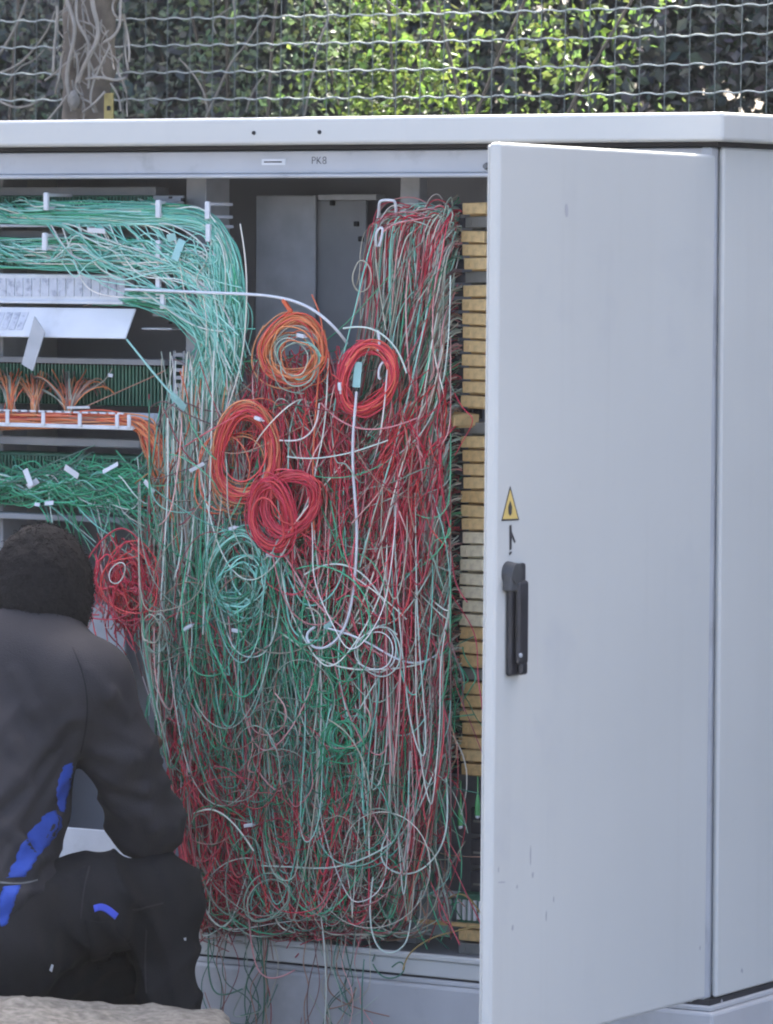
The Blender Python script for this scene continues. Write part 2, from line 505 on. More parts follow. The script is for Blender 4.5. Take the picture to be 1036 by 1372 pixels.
# handle: escutcheon plate with a grey boss, lever lying in it, foot
def door_box(name, px0, py0, px1, py1, x0, x1, m, bev=0.002, seg=2, parent=None):
    a, b = door_pt(px0, py0, 0), door_pt(px1, py1, 0)
    bm = bmesh.new()
    add_box(bm, x0, x1, a[1], b[1], b[2], a[2], bev, seg)
    return bm_obj(name, bm, m, parent or door)
door_box('handle_plate', 677.5, 756, 697, 903, 0.0008, 0.011, M_BLACKP, 0.004, 3)
bm = bmesh.new()
p = door_pt(687, 768, 0.010)
bmesh.ops.create_cone(bm, cap_ends=True, segments=24, radius1=0.020, radius2=0.017, depth=0.02, matrix=Matrix.Translation(p) @ Matrix.Rotation(math.pi / 2, 4, 'Y') )
add_box(bm, 0.001, 0.018, p[1] - 0.019, p[1] + 0.019, p[2] - 0.03, p[2], 0.004, 2)
bm_obj('handle_boss', bm, mat('worn_black_plastic', (0.055, 0.058, 0.062), 0.45, var=0.3, scale=40), door, False)
a, b = door_pt(681, 778, 0), door_pt(694, 889, 0)
bm = bmesh.new()
add_box(bm, 0.0115, 0.022, a[1], b[1], b[2], a[2], 0.006, 3)
bm_obj('handle_lever', bm, M_BLACKP, door)
bm = bmesh.new()
a, b = door_pt(684, 887, 0), door_pt(693, 903, 0)
add_box(bm, 0.0112, 0.022, a[1], b[1], b[2], a[2], 0.005, 3)
bm_obj('handle_foot', bm, M_BLACKP, door)
bm = bmesh.new()
p = door_pt(698, 878, 0.0225)
bmesh.ops.create_cone(bm, cap_ends=True, segments=12, radius1=0.004, radius2=0.0035, depth=0.003, matrix=Matrix.Translation(p) @ Matrix.Rotation(math.pi / 2, 4, 'Y'))
bm_obj('lock_cylinder', bm, M_ZINC, door)
# wear: chips and scuffs on the door skin
flat_on_door('paint_chip', [(757.5, 274), (760, 273), (761.5, 281), (761, 290), (758.5, 291), (757, 283)], 0.0003, M_CHIP, 0.0003)
for k, (px, py, w, h) in enumerate(((711, 1146, .9, 13), (714, 1172, 1.4, 4), (732, 1227, .8, 7), (687, 1243, 1.3, 4), (742, 1205, .7, 4), (938, 1270, .9, 3), (693, 1188, .9, 3), (668, 1165, .8, 4), (672, 1182, 6, 1.2))):
    flat_on_door('paint_chip', [(px - w, py), (px, py - h), (px + w, py - h * .6), (px + w * .6, py + h * .8), (px - w * .4, py + h)], 0.0003, M_CHIP, 0.0003)
for (px, py) in ((994, 1301), (967, 1342)):
    flat_on_door('paint_chip', [(px - 1.3, py), (px, py - 4), (px + 1.6, py - 1), (px + 1, py + 3)], 0.0003, M_CHIP, 0.0003)

# ------------------------------------------------------------------ right-hand terminal column: one strip of stacked blocks
YB = 0.10
pa, pb = at(620, 272, YB), at(650, 292.4, YB)
BX0, BX1 = pa[0], pa[0] + 0.052
PITCH_Z = 0.0258
ztop = pa[2]
col_t = thing('terminal_column', 'tall column of yellow terminal blocks beside the open door edge', 'terminal blocks', ((BX0 + BX1) / 2, YB, 0.3))
box('mounting_channel', BX0 - 0.002, BX1 + 0.05, YB + 0.088, YB + 0.10, 0.298, 1.76, M_ZINCD, col_t)


def block_mesh(m, key):
    bm = bmesh.new()
    w = BX1 - BX0
    add_box(bm, 0, w, 0, 0.075, -PITCH_Z + 0.0042, 0, 0.0014, 1)
    add_box(bm, 0.004, w - 0.004, 0.022, 0.085, -PITCH_Z + 0.0006, -PITCH_Z + 0.0048)
    add_box(bm, w * .22, w * .30, -0.0012, 0.001, -PITCH_Z * .62, -PITCH_Z * .3)
    me = bpy.data.meshes.new('terminal_block_' + key)
    bmesh.ops.recalc_face_normals(bm, faces=bm.faces)
    bm.to_mesh(me); bm.free()
    me.materials.append(m)
    return me
BM = {'y': block_mesh(M_YEL, 'yellow'), 'a': block_mesh(M_YELB, 'amber'), 'p': block_mesh(M_PALE, 'ivory'), 'g': block_mesh(M_GREYB, 'grey')}
bm = bmesh.new()
for k in range(5):
    y = YB + 0.004 + k * 0.015
    add_box(bm, -0.058 , 0.0, y - YB, y - YB + 0.010, -PITCH_Z + 0.005, -0.002)
comb_me = bpy.data.meshes.new('wire_comb'); bmesh.ops.recalc_face_normals(bm, faces=bm.faces); bm.to_mesh(comb_me); bm.free(); comb_me.materials.append(M_DARKB)
seq = 'ygyyyg' + 'yyyyyyyyy' + 'xg' + 'yayyayy' + 'ppppppp' + 'aya' + 'g' + 'aayaaya'
inv = np.linalg.inv
for k, ch in enumerate(seq):
    z = ztop - k * PITCH_Z
    c = 'y' if ch == 'x' else ch
    o = bpy.data.objects.new('terminal_block', BM[c])
    dx = random.uniform(-0.004, 0.003)
    if ch == 'g': dx -= 0.002
    o.location = (BX0 + dx, YB + random.uniform(0, 0.004) + (0.012 if ch == 'g' else 0), z)
    if ch == 'x':
        o.location = (BX0 - 0.034, YB - 0.045, z - 0.004)
        o.rotation_euler = (0, math.radians(7), math.radians(-8))
        o['label'] = 'yellow block pulled out and hanging crooked'
    else:
        o.rotation_euler = (random.uniform(-.01, .01), random.uniform(-.035, .035), random.uniform(-.05, .05))
    put(o, col_t)
    cmb = bpy.data.objects.new('wire_comb', comb_me)
    cmb.location = (BX0 - 0.001, YB + 0.006, z)
    put(cmb, col_t)
# lower group near the floor
zlow = at(600, 1243, YB)[2]
for k, ch in enumerate('ag'):
    o = bpy.data.objects.new('terminal_block', BM[ch]); o.location = (BX0, YB, zlow - k * PITCH_Z); put(o, col_t)
box('cross_bar', BX0 - 0.09, BX1 + 0.04, YB - 0.004, YB + 0.012, zlow + 0.004, zlow + 0.011, M_YELB, col_t, 0.001)
for k in range(4):
    z = at(610, 1080 + 42 * k, YB + .05)[2]
    box('dark_module', BX0 - 0.004, BX1 + 0.01, YB + 0.05, YB + 0.087, z - 0.05, z, M_DARKB, col_t, 0.002)
    box('cover_strip', BX0 + 0.004, BX1 - 0.004, YB + 0.047, YB + 0.0497, z - 0.028, z - 0.024, M_GREYB, col_t)
# green test plugs
for (px, py0, py1, lab) in ((617, 1046, 1112, 'green plug on thin lead hanging below the yellow column'),
                            (640, 1040, 1098, 'green plug hanging close against the open door edge'),
                            (585, 895, 942, 'green plug standing among the wires left of the amber blocks'),
                            (556, 1030, 1110, 'bright green plug at the foot of the green lead cluster')):
    Y = 0.045
    a, b = at(px, py0, Y), at(px, py1, Y)
    h = a[2] - b[2]
    t = thing('test_plug', lab, 'plug', tuple(b), 'green test plugs')
    bm = bmesh.new()
    prof = [(0.0012, 1.0), (0.0016, .62), (0.0032, .5), (0.0052, .35), (0.0056, .12), (0.004, .08)]
    rings = []
    for r, u in prof:
        rings.append([bm.verts.new((b[0] + r * math.cos(i * math.pi / 4), Y + r * math.sin(i * math.pi / 4), b[2] + u * h)) for i in range(8)])
    for r0, r1 in zip(rings, rings[1:]):
        for i in range(8): bm.faces.new((r0[i], r0[(i + 1) % 8], r1[(i + 1) % 8], r1[i]))
    bm_obj('plug_body', bm, M_GREENT, t, True)
    bm = bmesh.new()
    bmesh.ops.create_icosphere(bm, subdivisions=2, radius=0.0046, matrix=Matrix.Translation((b[0], Y, b[2] + 0.006)))
    bm_obj('plug_tip', bm, M_WHITEP, t, True)
# clear junction box on the floor behind the wires
p = at(590, 1240, 0.14)
t = thing('junction_box', 'small clear plastic junction box low behind the wires', 'box', (p[0], .14, .3))
m_clear, tt, bb = nodes('clear_plastic')
bb.inputs['Base Color'].default_value = (0.75, 0.85, 0.84, 1); bb.inputs['Roughness'].default_value = 0.25; bb.inputs['Transmission Weight'].default_value = 0.55; bb.inputs['IOR'].default_value = 1.3
box('case', p[0] - .05, p[0] + .03, .13, .17, p[2] - .02, p[2] + .055, m_clear, t, 0.004, 2)
box('case_lid', p[0] - .052, p[0] + .032, .128, .172, p[2] + .0555, p[2] + .064, M_WHITEP, t, 0.002)
box('circuit_board', p[0] - .035, p[0] + .015, .145, .15, p[2] - .012, p[2] + .045, M_GREENB, t)
p = at(636, 1218, 0.13)
t = thing('splice_module', 'small green splice module behind the door edge near the floor', 'module', (p[0], .14, p[2] - .03))
box('module_body', p[0] - .035, p[0] + .03, .12, .16, p[2] - .03, p[2] + .03, M_GREENB, t, 0.003)
for k in range(5):
    box('module_pin', p[0] - .03 + k * .012, p[0] - .024 + k * .012, .114, .1198, p[2] - .02, p[2] + .018, M_WHITEP, t)

# ------------------------------------------------------------------ left-hand rack modules
def edges(pxa, pya, pxb, pyb, Y):
    a, b = at(pxa, pya, Y), at(pxb, pyb, Y)
    return a[0], b[0], b[2], a[2]
XL = at(-60, 300, 0.1)[0]


def teeth(name, x0, x1, z0, z1, Y, m, parent, pitch, fill=0.55, proud=0.012):
    bm = bmesh.new()
    n = int((x1 - x0) / pitch)
    for i in range(n):
        xa = x0 + i * pitch
        add_box(bm, xa, xa + pitch * fill, Y - proud, Y - 0.0002, z0, z1)
    return bm_obj(name, bm, m, parent)


def terminal_row(label, py0, py1, pxr, ends=True):
    x0, x1, z0, z1 = edges(-60, py0, pxr, py1, 0.11)
    t = thing('terminal_row', label, 'terminal strip', ((x0 + x1) / 2, 0.12, z0), 'terminal rows of the left rack')
    box('strip_body', x0, x1, 0.11, 0.17, z0, z1, M_GREENB, t, 0.002)
    h = (z1 - z0)
    teeth('upper_teeth', x0, x1, z0 + h * .55, z1 - h * .06, 0.11, M_GREENB, t, 0.0082)
    teeth('lower_teeth', x0, x1, z0 + h * .06, z0 + h * .45, 0.11, M_GREENB, t, 0.0082)
    return t, x0, x1, z0, z1
t1, x0, x1, z0, z1 = terminal_row('topmost green terminal strip of the left rack behind teal wires', 262, 300, 205)
box('tray_edge', x0, x1 + .07, 0.045, 0.109, z0 - 0.007, z0 - 0.002, M_ZINC, t1, 0.001)
box('back_rail', x0, x1, 0.12, 0.165, z1 + .0005, z1 + 0.016, M_ZINCD, t1)
t2, x0, x1, z0, z1 = terminal_row('second green terminal strip of the left rack above the label panel', 318, 362, 205)
box('back_rail', x0, x1, 0.12, 0.165, z1 + .0005, z1 + 0.014, M_ZINCD, t2)
# brackets at the right end of the rows
for (py, tt_) in ((262, t1), (318, t2), (400, t2)):
    a = at(205, py, 0.10); b = at(246, py + 42, 0.10)
    bm = bmesh.new()
    add_box(bm, a[0], b[0], 0.10, 0.104, a[2] - .035, a[2], 0.001)
    add_box(bm, a[0], b[0], 0.06, 0.0998, b[2], b[2] + .004, 0.001)
    bm_obj('end_bracket', bm, M_ZINC, tt_)
    c = at(248 - 2, py + 6, 0.099)
    box('bracket_screw', c[0] - .004, c[0] + .004, .094, .0998, c[2] - .004, c[2] + .004, M_GASKET, tt_, 0.001)
    for k in range(4):
        c = at(230, py + 2 + 10 * k, 0.1)
        box('bracket_slot', c[0] - .006, c[0] + .002, .0985, .0997, c[2] - .003, c[2] + .001, M_GASKET, tt_)
# white fingers that carry the bundle
for (px, py, q) in ((218, 268, 0), (218, 322, 1), (218, 372, 2), (284, 270, 3), (285, 300, 4), (284, 375, 5), (284, 405, 6), (224, 390, 7), (68, 258, 8), (66, 312, 9)):
    a, b = at(px - 3, py, 0.03), at(px + 3, py + 24, 0.03)
    nm = ['beside the topmost strip', 'beside the second strip', 'below the second strip', 'at the top bend of the teal bundle', 'just under the top bend of the teal bundle',
          'midway down the teal bundle', 'low on the teal bundle above the white cable end', 'at the right end of the label panel', 'in the middle of the topmost strip', 'in the middle of the second strip'][q]
    bm = bmesh.new()
    add_box(bm, a[0], b[0], 0.012, 0.02, b[2], a[2], 0.0018, 2)
    add_box(bm, a[0] + .001, b[0] - .001, 0.0202, 0.098, a[2] - .008, a[2] - .002, 0.001)
    add_box(bm, a[0] + .001, b[0] - .001, 0.0202, 0.098, b[2] + .002, b[2] + .008, 0.001)
    o = bm_obj('wire_guide', bm, M_WHITEP)
    tag(o, 'small white plastic wire guide ' + nm, 'wire guide', 'white wire guides')
# label panel and the flap below it
x0, x1, z0, z1 = edges(-60, 366, 168, 408, 0.055)
lp = thing('label_panel', 'white label panel with a row of small paper windows', 'panel', ((x0 + x1) / 2, .06, z0))
bm = bmesh.new()
add_box(bm, x0, x1, 0.055, 0.088, z0, z1, 0.002)
add_box(bm, x0, x1, 0.046, 0.0548, z0, z0 + 0.006, 0.001)
bm_obj('panel_body', bm, M_WHITEP, lp)
n = 20
wpx = (168 + 60) / n
for k in range(n):
    a, b = at(-58 + k * wpx, 373, 0.053), at(-58 + k * wpx + wpx * .78, 397, 0.053)
    box('label_window', a[0], b[0], 0.0525, 0.0549, b[2], a[2], M_CARD, lp)
x0, x1, z0, z1 = edges(-60, 411, 174, 456, 0.03)
fp = thing('hinged_flap', 'white steel flap tilted open below the label panel', 'panel', ((x0 + x1) / 2, .04, z0))
bm = bmesh.new()
add_box(bm, x0, x1, -0.002, 0.002, z0 - z1, 0, 0.0012)
fM = Matrix.Translation((0, 0.052, z1)) @ Matrix.Rotation(math.radians(-32), 4, 'X')
bmesh.ops.transform(bm, verts=bm.verts, matrix=Matrix.Translation((0, 0.052, z1)) @ Matrix.Rotation(math.radians(-32), 4, 'X') @ Matrix.Diagonal((1, 1, 1.12, 1)))
bm_obj('flap_plate', bm, M_WHITEP, fp)
for k in range(9):
    a, b = at(-58 + k * 10.4, 420, 0.03), at(-58 + k * 10.4 + 8, 445, 0.03)
    box('label_window', a[0], b[0], -0.0032, -0.0021, (b[2] - z1) * 1.1, (a[2] - z1) * 1.1, M_CARD, fp, M=fM)
# steel stay in front of the flap
bm = bmesh.new()
st = [(46, 424), (60, 445), (44, 497), (29, 488)]
vv = [bm.verts.new(at(px, py, -0.005)) for px, py in st]
f = bm.faces.new(vv)
r = bmesh.ops.extrude_face_region(bm, geom=[f])
bmesh.ops.translate(bm, verts=[v for v in r['geom'] if isinstance(v, bmesh.types.BMVert)], vec=(0, 0.003, 0))
tag(bm_obj('steel_stay', bm, M_ZINC), 'bent grey steel stay hanging in front of the white flap', 'bracket')
# green module with ribs
x0, x1, z0, z1 = edges(-60, 484, 226, 546, 0.12)
gm = thing('ribbed_module', 'dark green ribbed terminal module above the orange cable tray', 'terminal module', ((x0 + x1) / 2, .14, z0))
box('module_body', x0, x1, 0.12, 0.19, z0, z1, M_GREENB, gm, 0.002)
nrib = int((x1 - x0) / 0.0085)
bm = bmesh.new()
bm2 = bmesh.new()
for i in range(nrib):
    xa = x0 + i * 0.0085
    add_box(bm, xa, xa + 0.0034, 0.108, 0.1198, z0 + .002, z1 - .002)
    for k in range(5):
        add_box(bm2, xa + .0042, xa + .0078, 0.115, 0.1198, z0 + .008 + k * .017, z0 + .015 + k * .017)
bm_obj('ribs', bm, M_GREENB, gm); bm_obj('contacts', bm2, M_GASKET, gm)
box('top_rail', x0, x1 + .004, 0.10, 0.15, z1 + .0005, z1 + .012, M_ZINCD, gm, 0.001)
# orange cable tray
x0, x1, z0, z1 = edges(-60, 549, 180, 575, 0.02)
tr = thing('cable_tray', 'white slotted tray holding orange wires on the left rack', 'cable tray', ((x0 + x1) / 2, .05, z0))
box('tray_floor', x0, x1, 0.02, 0.105, z0, z0 + 0.003, M_WHITEP, tr, 0.001)
box('tray_lip', x0, x1, 0.014, 0.0197, z0 - .002, z0 + 0.006, M_WHITEP, tr, 0.001)
box('tray_back', x0, x1, 0.1055, 0.108, z0, z1, M_WHITEP, tr)
for px in (-40, 10, 58, 107, 157, 173):
    a, b = at(px - 2.4, 552, 0.012), at(px + 2.4, 575, 0.012)
    box('retaining_bar', a[0], b[0], 0.0105, 0.0138, z0 + 0.002, z1, M_WHITEP, tr, 0.001)
a = at(180, 551, 0.013)
bm = bmesh.new()
xx = x0
while xx < x1 - 0.02:
    add_box(bm, xx, xx + 0.014, 0.0105, 0.0138, z1 + 0.0003, z1 + 0.0036)
    xx += 0.021
bm_obj('top_lip', bm, M_WHITEP, tr)
# grey rail, lower green row, bottom rail
x0, x1, z0, z1 = edges(-60, 582, 188, 601, 0.08)
gr = box('rack_rail', x0, x1, 0.08, 0.11, z0, z1, M_ZINCD, None, 0.002)
tag(gr, 'grey steel rail just under the orange cable tray', 'rail', 'grey rack rails')
x0, x1, z0, z1 = edges(-60, 603, 190, 684, 0.11)
lm = thing('lower_terminal_row', 'lowest dark green terminal module behind green wires and white tags', 'terminal module', ((x0 + x1) / 2, .14, z0))
box('module_body', x0, x1, 0.115, 0.18, z0, z1, M_GREENB, lm, 0.002)
teeth('upper_teeth', x0, x1, z0 + .07, z1 - .006, 0.115, M_GREENB, lm, 0.0085)
teeth('lower_teeth', x0, x1, z0 + .006, z0 + .058, 0.115, M_GREENB, lm, 0.0085)
x0, x1, z0, z1 = edges(-60, 684, 172, 702, 0.06)
gr = box('rack_rail', x0, x1, 0.06, 0.11, z0, z1, M_ZINCD, None, 0.002)
tag(gr, 'grey steel rail right above the crouching person\'s head', 'rail', 'grey rack rails')
# white drop panel behind the person's shoulder
x0, x1, z0, z1 = edges(-60, 800, 168, 915, 0.20)
dp = box('lower_plate', x0, x1, 0.20, 0.206, z0, z1, M_ZINC, None, 0.002)
tag(dp, 'pale steel plate half hidden behind the person\'s shoulder', 'panel')
x0, x1, z0, z1 = edges(60, 1106, 175, 1165, 0.05)
tag(box('lower_plate', x0, x1, 0.05, 0.056, z0, z1, M_WHITEP, None, 0.002), 'pale plate showing in the gap under the person\'s arm', 'panel')
# slotted upright comb between rack and bundle
a, b = at(232, 470, 0.12), at(247, 560, 0.12)
bm = bmesh.new()
add_box(bm, a[0], a[0] + .004, 0.12, 0.124, b[2], a[2]); add_box(bm, b[0] - .004, b[0], 0.12, 0.124, b[2], a[2])
z = b[2]
while z < a[2]:
    add_box(bm, a[0] + .0041, b[0] - .0041, 0.12, 0.124, z, z + .007); z += .015
tag(bm_obj('slotted_comb', bm, M_ZINC), 'slotted steel comb right of the dark green ribbed module', 'comb')
# steel loop hook at the top of the right-hand tangle
def tube_thing(name, pts, r, m, label, cat, group=None, M=40, sides=8, col=None, closed=False):
    c = bspline(np.array([pts], float), M)
    P = at(c[..., 0], c[..., 1], c[..., 2])
    me = tubes(name, P, [r], [col if col is not None else (0.6, 0.6, 0.6)], sides)
    o = mesh_obj(name, me, m)
    return tag(o, label, cat, group)
tube_thing('wire_hook', [(505, 298, .06), (507, 290, .05), (508, 281, .04), (508, 270, .03), (513, 268, .03), (527, 268, .03), (530, 270, .03), (531, 285, .04), (531, 296, .05)], 0.0028, M_WHITEP,
           'white rectangular wire loop hook at the top of the right tangle', 'hook', M=48)
tube_thing('wire_hook', [(505, 330, .03), (503, 318, .02), (505, 308, .02), (514, 302, .02), (512, 318, .02), (508, 330, .02)], 0.0024, M_WHITEP,
           'small white hook just below the rectangular loop', 'hook')
tube_thing('wire_hook', [(507, 452, .0), (506, 440, .0), (508, 450, -.01), (509, 465, -.01), (506, 470, -.01)], 0.0026, M_WHITEP, 'white hook gripping the top of the tight red coil', 'hook')
tube_thing('wire_hook', [(521, 484, .0), (512, 485, -.01), (508, 494, -.01), (507, 506, -.01), (510, 508, -.01)], 0.0026, M_WHITEP, 'white hook inside the tight red coil', 'hook')

# ------------------------------------------------------------------ wires
def wires(name, ctrl, rad, col, label, cat, M=44, sides=3, kind='stuff', group=None):
    c = bspline(ctrl, M)
    P = at(c[..., 0], c[..., 1], c[..., 2])
    me = tubes(name, P, np.asarray(rad) * 1.3, col, sides)
    o = mesh_obj(name, me, M_WIRE)
    tag(o, label, cat, group, kind)
    return o


def ctrl_of(cols, jx=0, jy=0, jY=0):
    """cols: list of (x, y, Y) arrays -> (N,K,3) with jitter"""
    n = max(np.size(c[0]) for c in cols)
    A = np.stack([np.stack([np.broadcast_to(np.asarray(v, float), (n,)) for v in c], -1) for c in cols], 1)
    J = rng.normal(0, 1, A.shape) * np.array([jx, jy, jY])
    J[:, 0] = 0
    return A + J


def cat_ctrl(*a): return np.concatenate(a, 0)


# --- A: strands that leave the terminal column and fall away to the left
def fan(n, ylo, yhi, pals, w):
    y0 = U(ylo, yhi, n)
    y0 = np.round(y0 / 20.5) * 20.5 + rng.normal(0, 3, n)
    drop = U(0.25, 1, n)
    x1 = U(575, 600, n); x2 = 590 - U(8, 60, n)
    yl = np.minimum(y0 + 120 + drop * U(150, 700, n), U(1120, 1265, n))
    x3 = x2 - U(0, 70, n); x4 = x3 - U(0, 110, n) - 40 * drop
    Yd = U(0.02, 0.2, n)
    c = ctrl_of([(614 + rng.normal(0, 2, n), y0, U(.1, .16, n)), (x1, y0 + U(-8, 10, n), U(.06, .12, n)), (x2, y0 + U(25, 90, n), Yd), ((x2 + x3) / 2, (y0 + yl) / 2, Yd),
                 (x3, yl - 40, Yd - .02), (x4, yl, Yd - .03), (x4 - U(20, 110, n), yl - U(10, 160, n), Yd), (x4 - U(40, 160, n), yl - U(80, 420, n), Yd)], 9, 10, .012)
    return c, pick(pals, w, n)
c1, k1 = fan(400, 272, 640, [GREYG, DRED, PALE, BROWN, GREEN, PINK, TEAL], [6, 4, 2, 5, 2.5, 1, 1])
c2, k2 = fan(420, 620, 1045, [GREYG, DRED, PALE, BROWN, GREEN, RED], [5, 5, 1.6, 5, 3.5, 2])
c1[..., 0] = np.where(c1[..., 0] < 215, 215 + (215 - c1[..., 0]) * .3, c1[..., 0])
c2[..., 0] = np.where(c2[..., 0] < 235, 235 + (235 - c2[..., 0]) * .3, c2[..., 0])
for q_ in (c1, c2):
    sc_ = U(.35, 1, len(q_))[:, None]
    q_[:, 2:, 0] = np.where(q_[:, 2:, 0] > 520, 520 + (q_[:, 2:, 0] - 520) * sc_, q_[:, 2:, 0])
    q_[..., 1] = np.where((q_[..., 0] < 500) & (q_[..., 1] < 470), 470 + (470 - q_[..., 1]).clip(0, 60) * .25, q_[..., 1])
wires('hanging_wires', cat_ctrl(c1, c2), U(.0007, .0012, len(c1) + len(c2)), np.concatenate([k1, k2]),
      'mass of thin mixed wires falling leftwards from the yellow terminal column', 'wires')

# --- B: slanting curtain from the top right corner
n = 270
xs = U(498, 612, n); ys = U(282, 400, n)
s = (xs - 498) / 114
c = ctrl_of([(xs + 6, ys, U(.05, .15, n)), (xs - 6, ys + 40, U(.03, .14, n)), (xs - 18 - 20 * s, ys + 140, U(.02, .14, n)), (xs - 40 - 40 * s, ys + 260, U(.02, .13, n)),
             (xs - 62 - 50 * s, ys + 400, U(.01, .13, n)), (xs - 80 - 60 * s + rng.normal(0, 25, n), ys + U(480, 600, n), U(0, .12, n)), (xs - 90 - 60 * s + rng.normal(0, 40, n), ys + U(560, 860, n), U(-.01, .1, n))], 5, 8, .01)
wires('wire_curtain', c, U(.0008, .0013, n), pick([GREYG, DGREEN, DRED, PALE, BROWN, TEAL, PINK], [8, 3, 2.5, 4, 3, 2, 1], n),
      'slanting curtain of grey green and maroon wires under the upper hooks', 'wires')
n = 170
ys = U(278, 330, n)
xe = U(505, 600, n)
c = ctrl_of([(616, ys, .12), (600, ys + U(-3, 8, n), .08), ((616 + xe) / 2, 286 + rng.normal(0, 9, n), .05), (xe, 288 + rng.normal(0, 9, n), .05), (xe - U(5, 20, n), 315 + rng.normal(0, 12, n), .05), (xe - U(0, 22, n), U(350, 520, n), .06)], 6, 6, .012)
wires('top_wires', c, U(.0008, .0013, n), pick([PALE, PINK, TEAL, RED, GREYG, DRED], [2.5, 2, 2, 2.4, 3, 2], n), 'wires running along the top of the tangle to the first yellow blocks', 'wires')

# --- tails that swoop into each terminal block
cs, ks = [], []
for k in range(37):
    y = 284 + k * 20.2
    n = rng.integers(4, 9)
    reach = U(30, 130, n)
    cs.append(ctrl_of([(619, y + rng.normal(0, 3, n), U(.095, .13, n)), (608, y + rng.normal(-1, 3, n), U(.05, .09, n)), (597 + rng.normal(0, 3, n), y + U(4, 14, n), U(.0, .05, n)), (586 + rng.normal(0, 5, n), y + reach * .5, U(-.01, .04, n)),
                       (578 + rng.normal(0, 8, n), y + reach, U(-.01, .04, n)), (566 + rng.normal(0, 14, n), y + reach * 1.7, U(0, .06, n))], 2, 3, .004))
    ks.append(pick([[PALE, PINK, GREYG], [DRED, PINK, RED], [GREYG, PALE, BROWN], [GREEN, DGREEN, GREYG]][rng.integers(4)], [3, 2, 2], n))
ks = np.concatenate(ks); cs = cat_ctrl(*cs)
wires('block_tails', cs, U(.0008, .0013, len(cs)), ks, 'short wire tails swooping into the left ends of the terminal blocks', 'wires', M=24)

# --- C: vertical strands under the teal bundle and the left half
n = 560
xs = U(190, 345, n); ys = U(555, 740, n)
c = ctrl_of([(xs, ys, U(.03, .16, n)), (xs + rng.normal(0, 12, n), ys + 80, U(.02, .15, n)), (xs + rng.normal(6, 16, n), ys + 190, U(.01, .15, n)), (xs + rng.normal(14, 20, n), ys + 310, U(0, .14, n)),
             (xs + rng.normal(26, 24, n), ys + 420, U(-.02, .13, n)), (xs + rng.normal(44, 30, n), np.minimum(ys + U(450, 620, n), 1262), U(-.03, .12, n)), (xs + rng.normal(70, 40, n), np.minimum(ys + U(430, 640, n), 1262), U(-.03, .12, n))], 6, 8, .012)
c[..., 0] = np.where((c[..., 1] > 880), np.maximum(c[..., 0], 195 + (c[..., 1] - 880) * .2), c[..., 0])
wires('left_strands', c, U(.0007, .0012, n), pick([PALE, GREYG, DRED, BROWN, GREEN, RED], [2.4, 5, 5, 5, 3.2, 2.6], n),
      'long loose strands hanging below the teal bundle on the left of the tangle', 'wires')
n = 430
xs = U(340, 560, n); ys = U(520, 800, n)
c = ctrl_of([(xs, ys, U(.05, .18, n)), (xs + rng.normal(0, 14, n), ys + 90, U(.03, .16, n)), (xs + rng.normal(0, 22, n), ys + 200, U(.02, .15, n)), (xs + rng.normal(0, 30, n), ys + 310, U(0, .14, n)),
             (xs + rng.normal(0, 40, n), np.minimum(ys + U(330, 470, n), 1265), U(-.02, .13, n)), (xs + rng.normal(0, 55, n), np.minimum(ys + U(300, 560, n), 1265), U(-.03, .12, n))], 6, 8, .012)
wires('middle_strands', c, U(.0007, .0012, n), pick([PALE, GREYG, DRED, BROWN, GREEN, DGREEN], [1.6, 5, 5, 5, 4.5, 3], n),
      'dense fringe of thin strands hanging in the middle of the cabinet', 'wires')

# --- D: curls and slack loops in the lower half
def curls(n, xlo, xhi, ylo, yhi, rlo, rhi, Ylo, Yhi, turns=(0.5, 1.6)):
    K = 12
    cx, cy, r = U(xlo, xhi, n), U(ylo, yhi, n), U(rlo, rhi, n)
    ph, tn = U(0, 6.28, n), U(*turns, n) * 6.28 * rng.choice([-1, 1], n)
    asp = U(.8, 1.9, n)
    u = np.linspace(0, 1, K)[None]
    a = ph[:, None] + tn[:, None] * u
    dx, dy = rng.normal(0, 40, n), rng.normal(15, 50, n)
    grow = 1 + U(-.3, .6, n)[:, None] * u
    x = cx[:, None] + r[:, None] * grow * np.cos(a) + dx[:, None] * (u - .5)
    y = cy[:, None] + r[:, None] * grow * asp[:, None] * np.sin(a) + dy[:, None] * (u - .5)
    Y = U(Ylo, Yhi, n)[:, None] + 0.02 * np.sin(a * .7) + 0 * x
    return np.stack([x, y, Y], -1)
ca = curls(110, 235, 560, 760, 1090, 18, 62, -.02, .1)
cb = curls(130, 270, 545, 1040, 1235, 16, 60, -.05, .08)
cc_ = curls(60, 185, 330, 700, 1000, 10, 40, 0, .1)
cu = cat_ctrl(ca, cb, cc_)
cu[..., 1] = np.where(cu[..., 1] > 1262, 1262 - (cu[..., 1] - 1262) * .3, cu[..., 1])
cu[..., 0] = np.where((cu[..., 1] > 880), np.maximum(cu[..., 0], 195 + (cu[..., 1] - 880) * .2), cu[..., 0])
kk = np.concatenate([pick([GREEN, PALE, GREYG, DRED, BROWN, TEAL], [6, 2, 5, 4, 3, 1], 110), pick([PALE, GREYG, DRED, BROWN, GREEN, RED], [2.6, 5, 5, 5, 2, 1.5], 130), pick([PALE, GREYG, RED, GREEN, DRED], [2, 3, 3, 3, 3], 60)])
wires('slack_loops', cu, U(.0007, .0012, len(cu)), kk, 'slack curls of mixed wire piled in the lower half of the cabinet', 'wires', M=56)

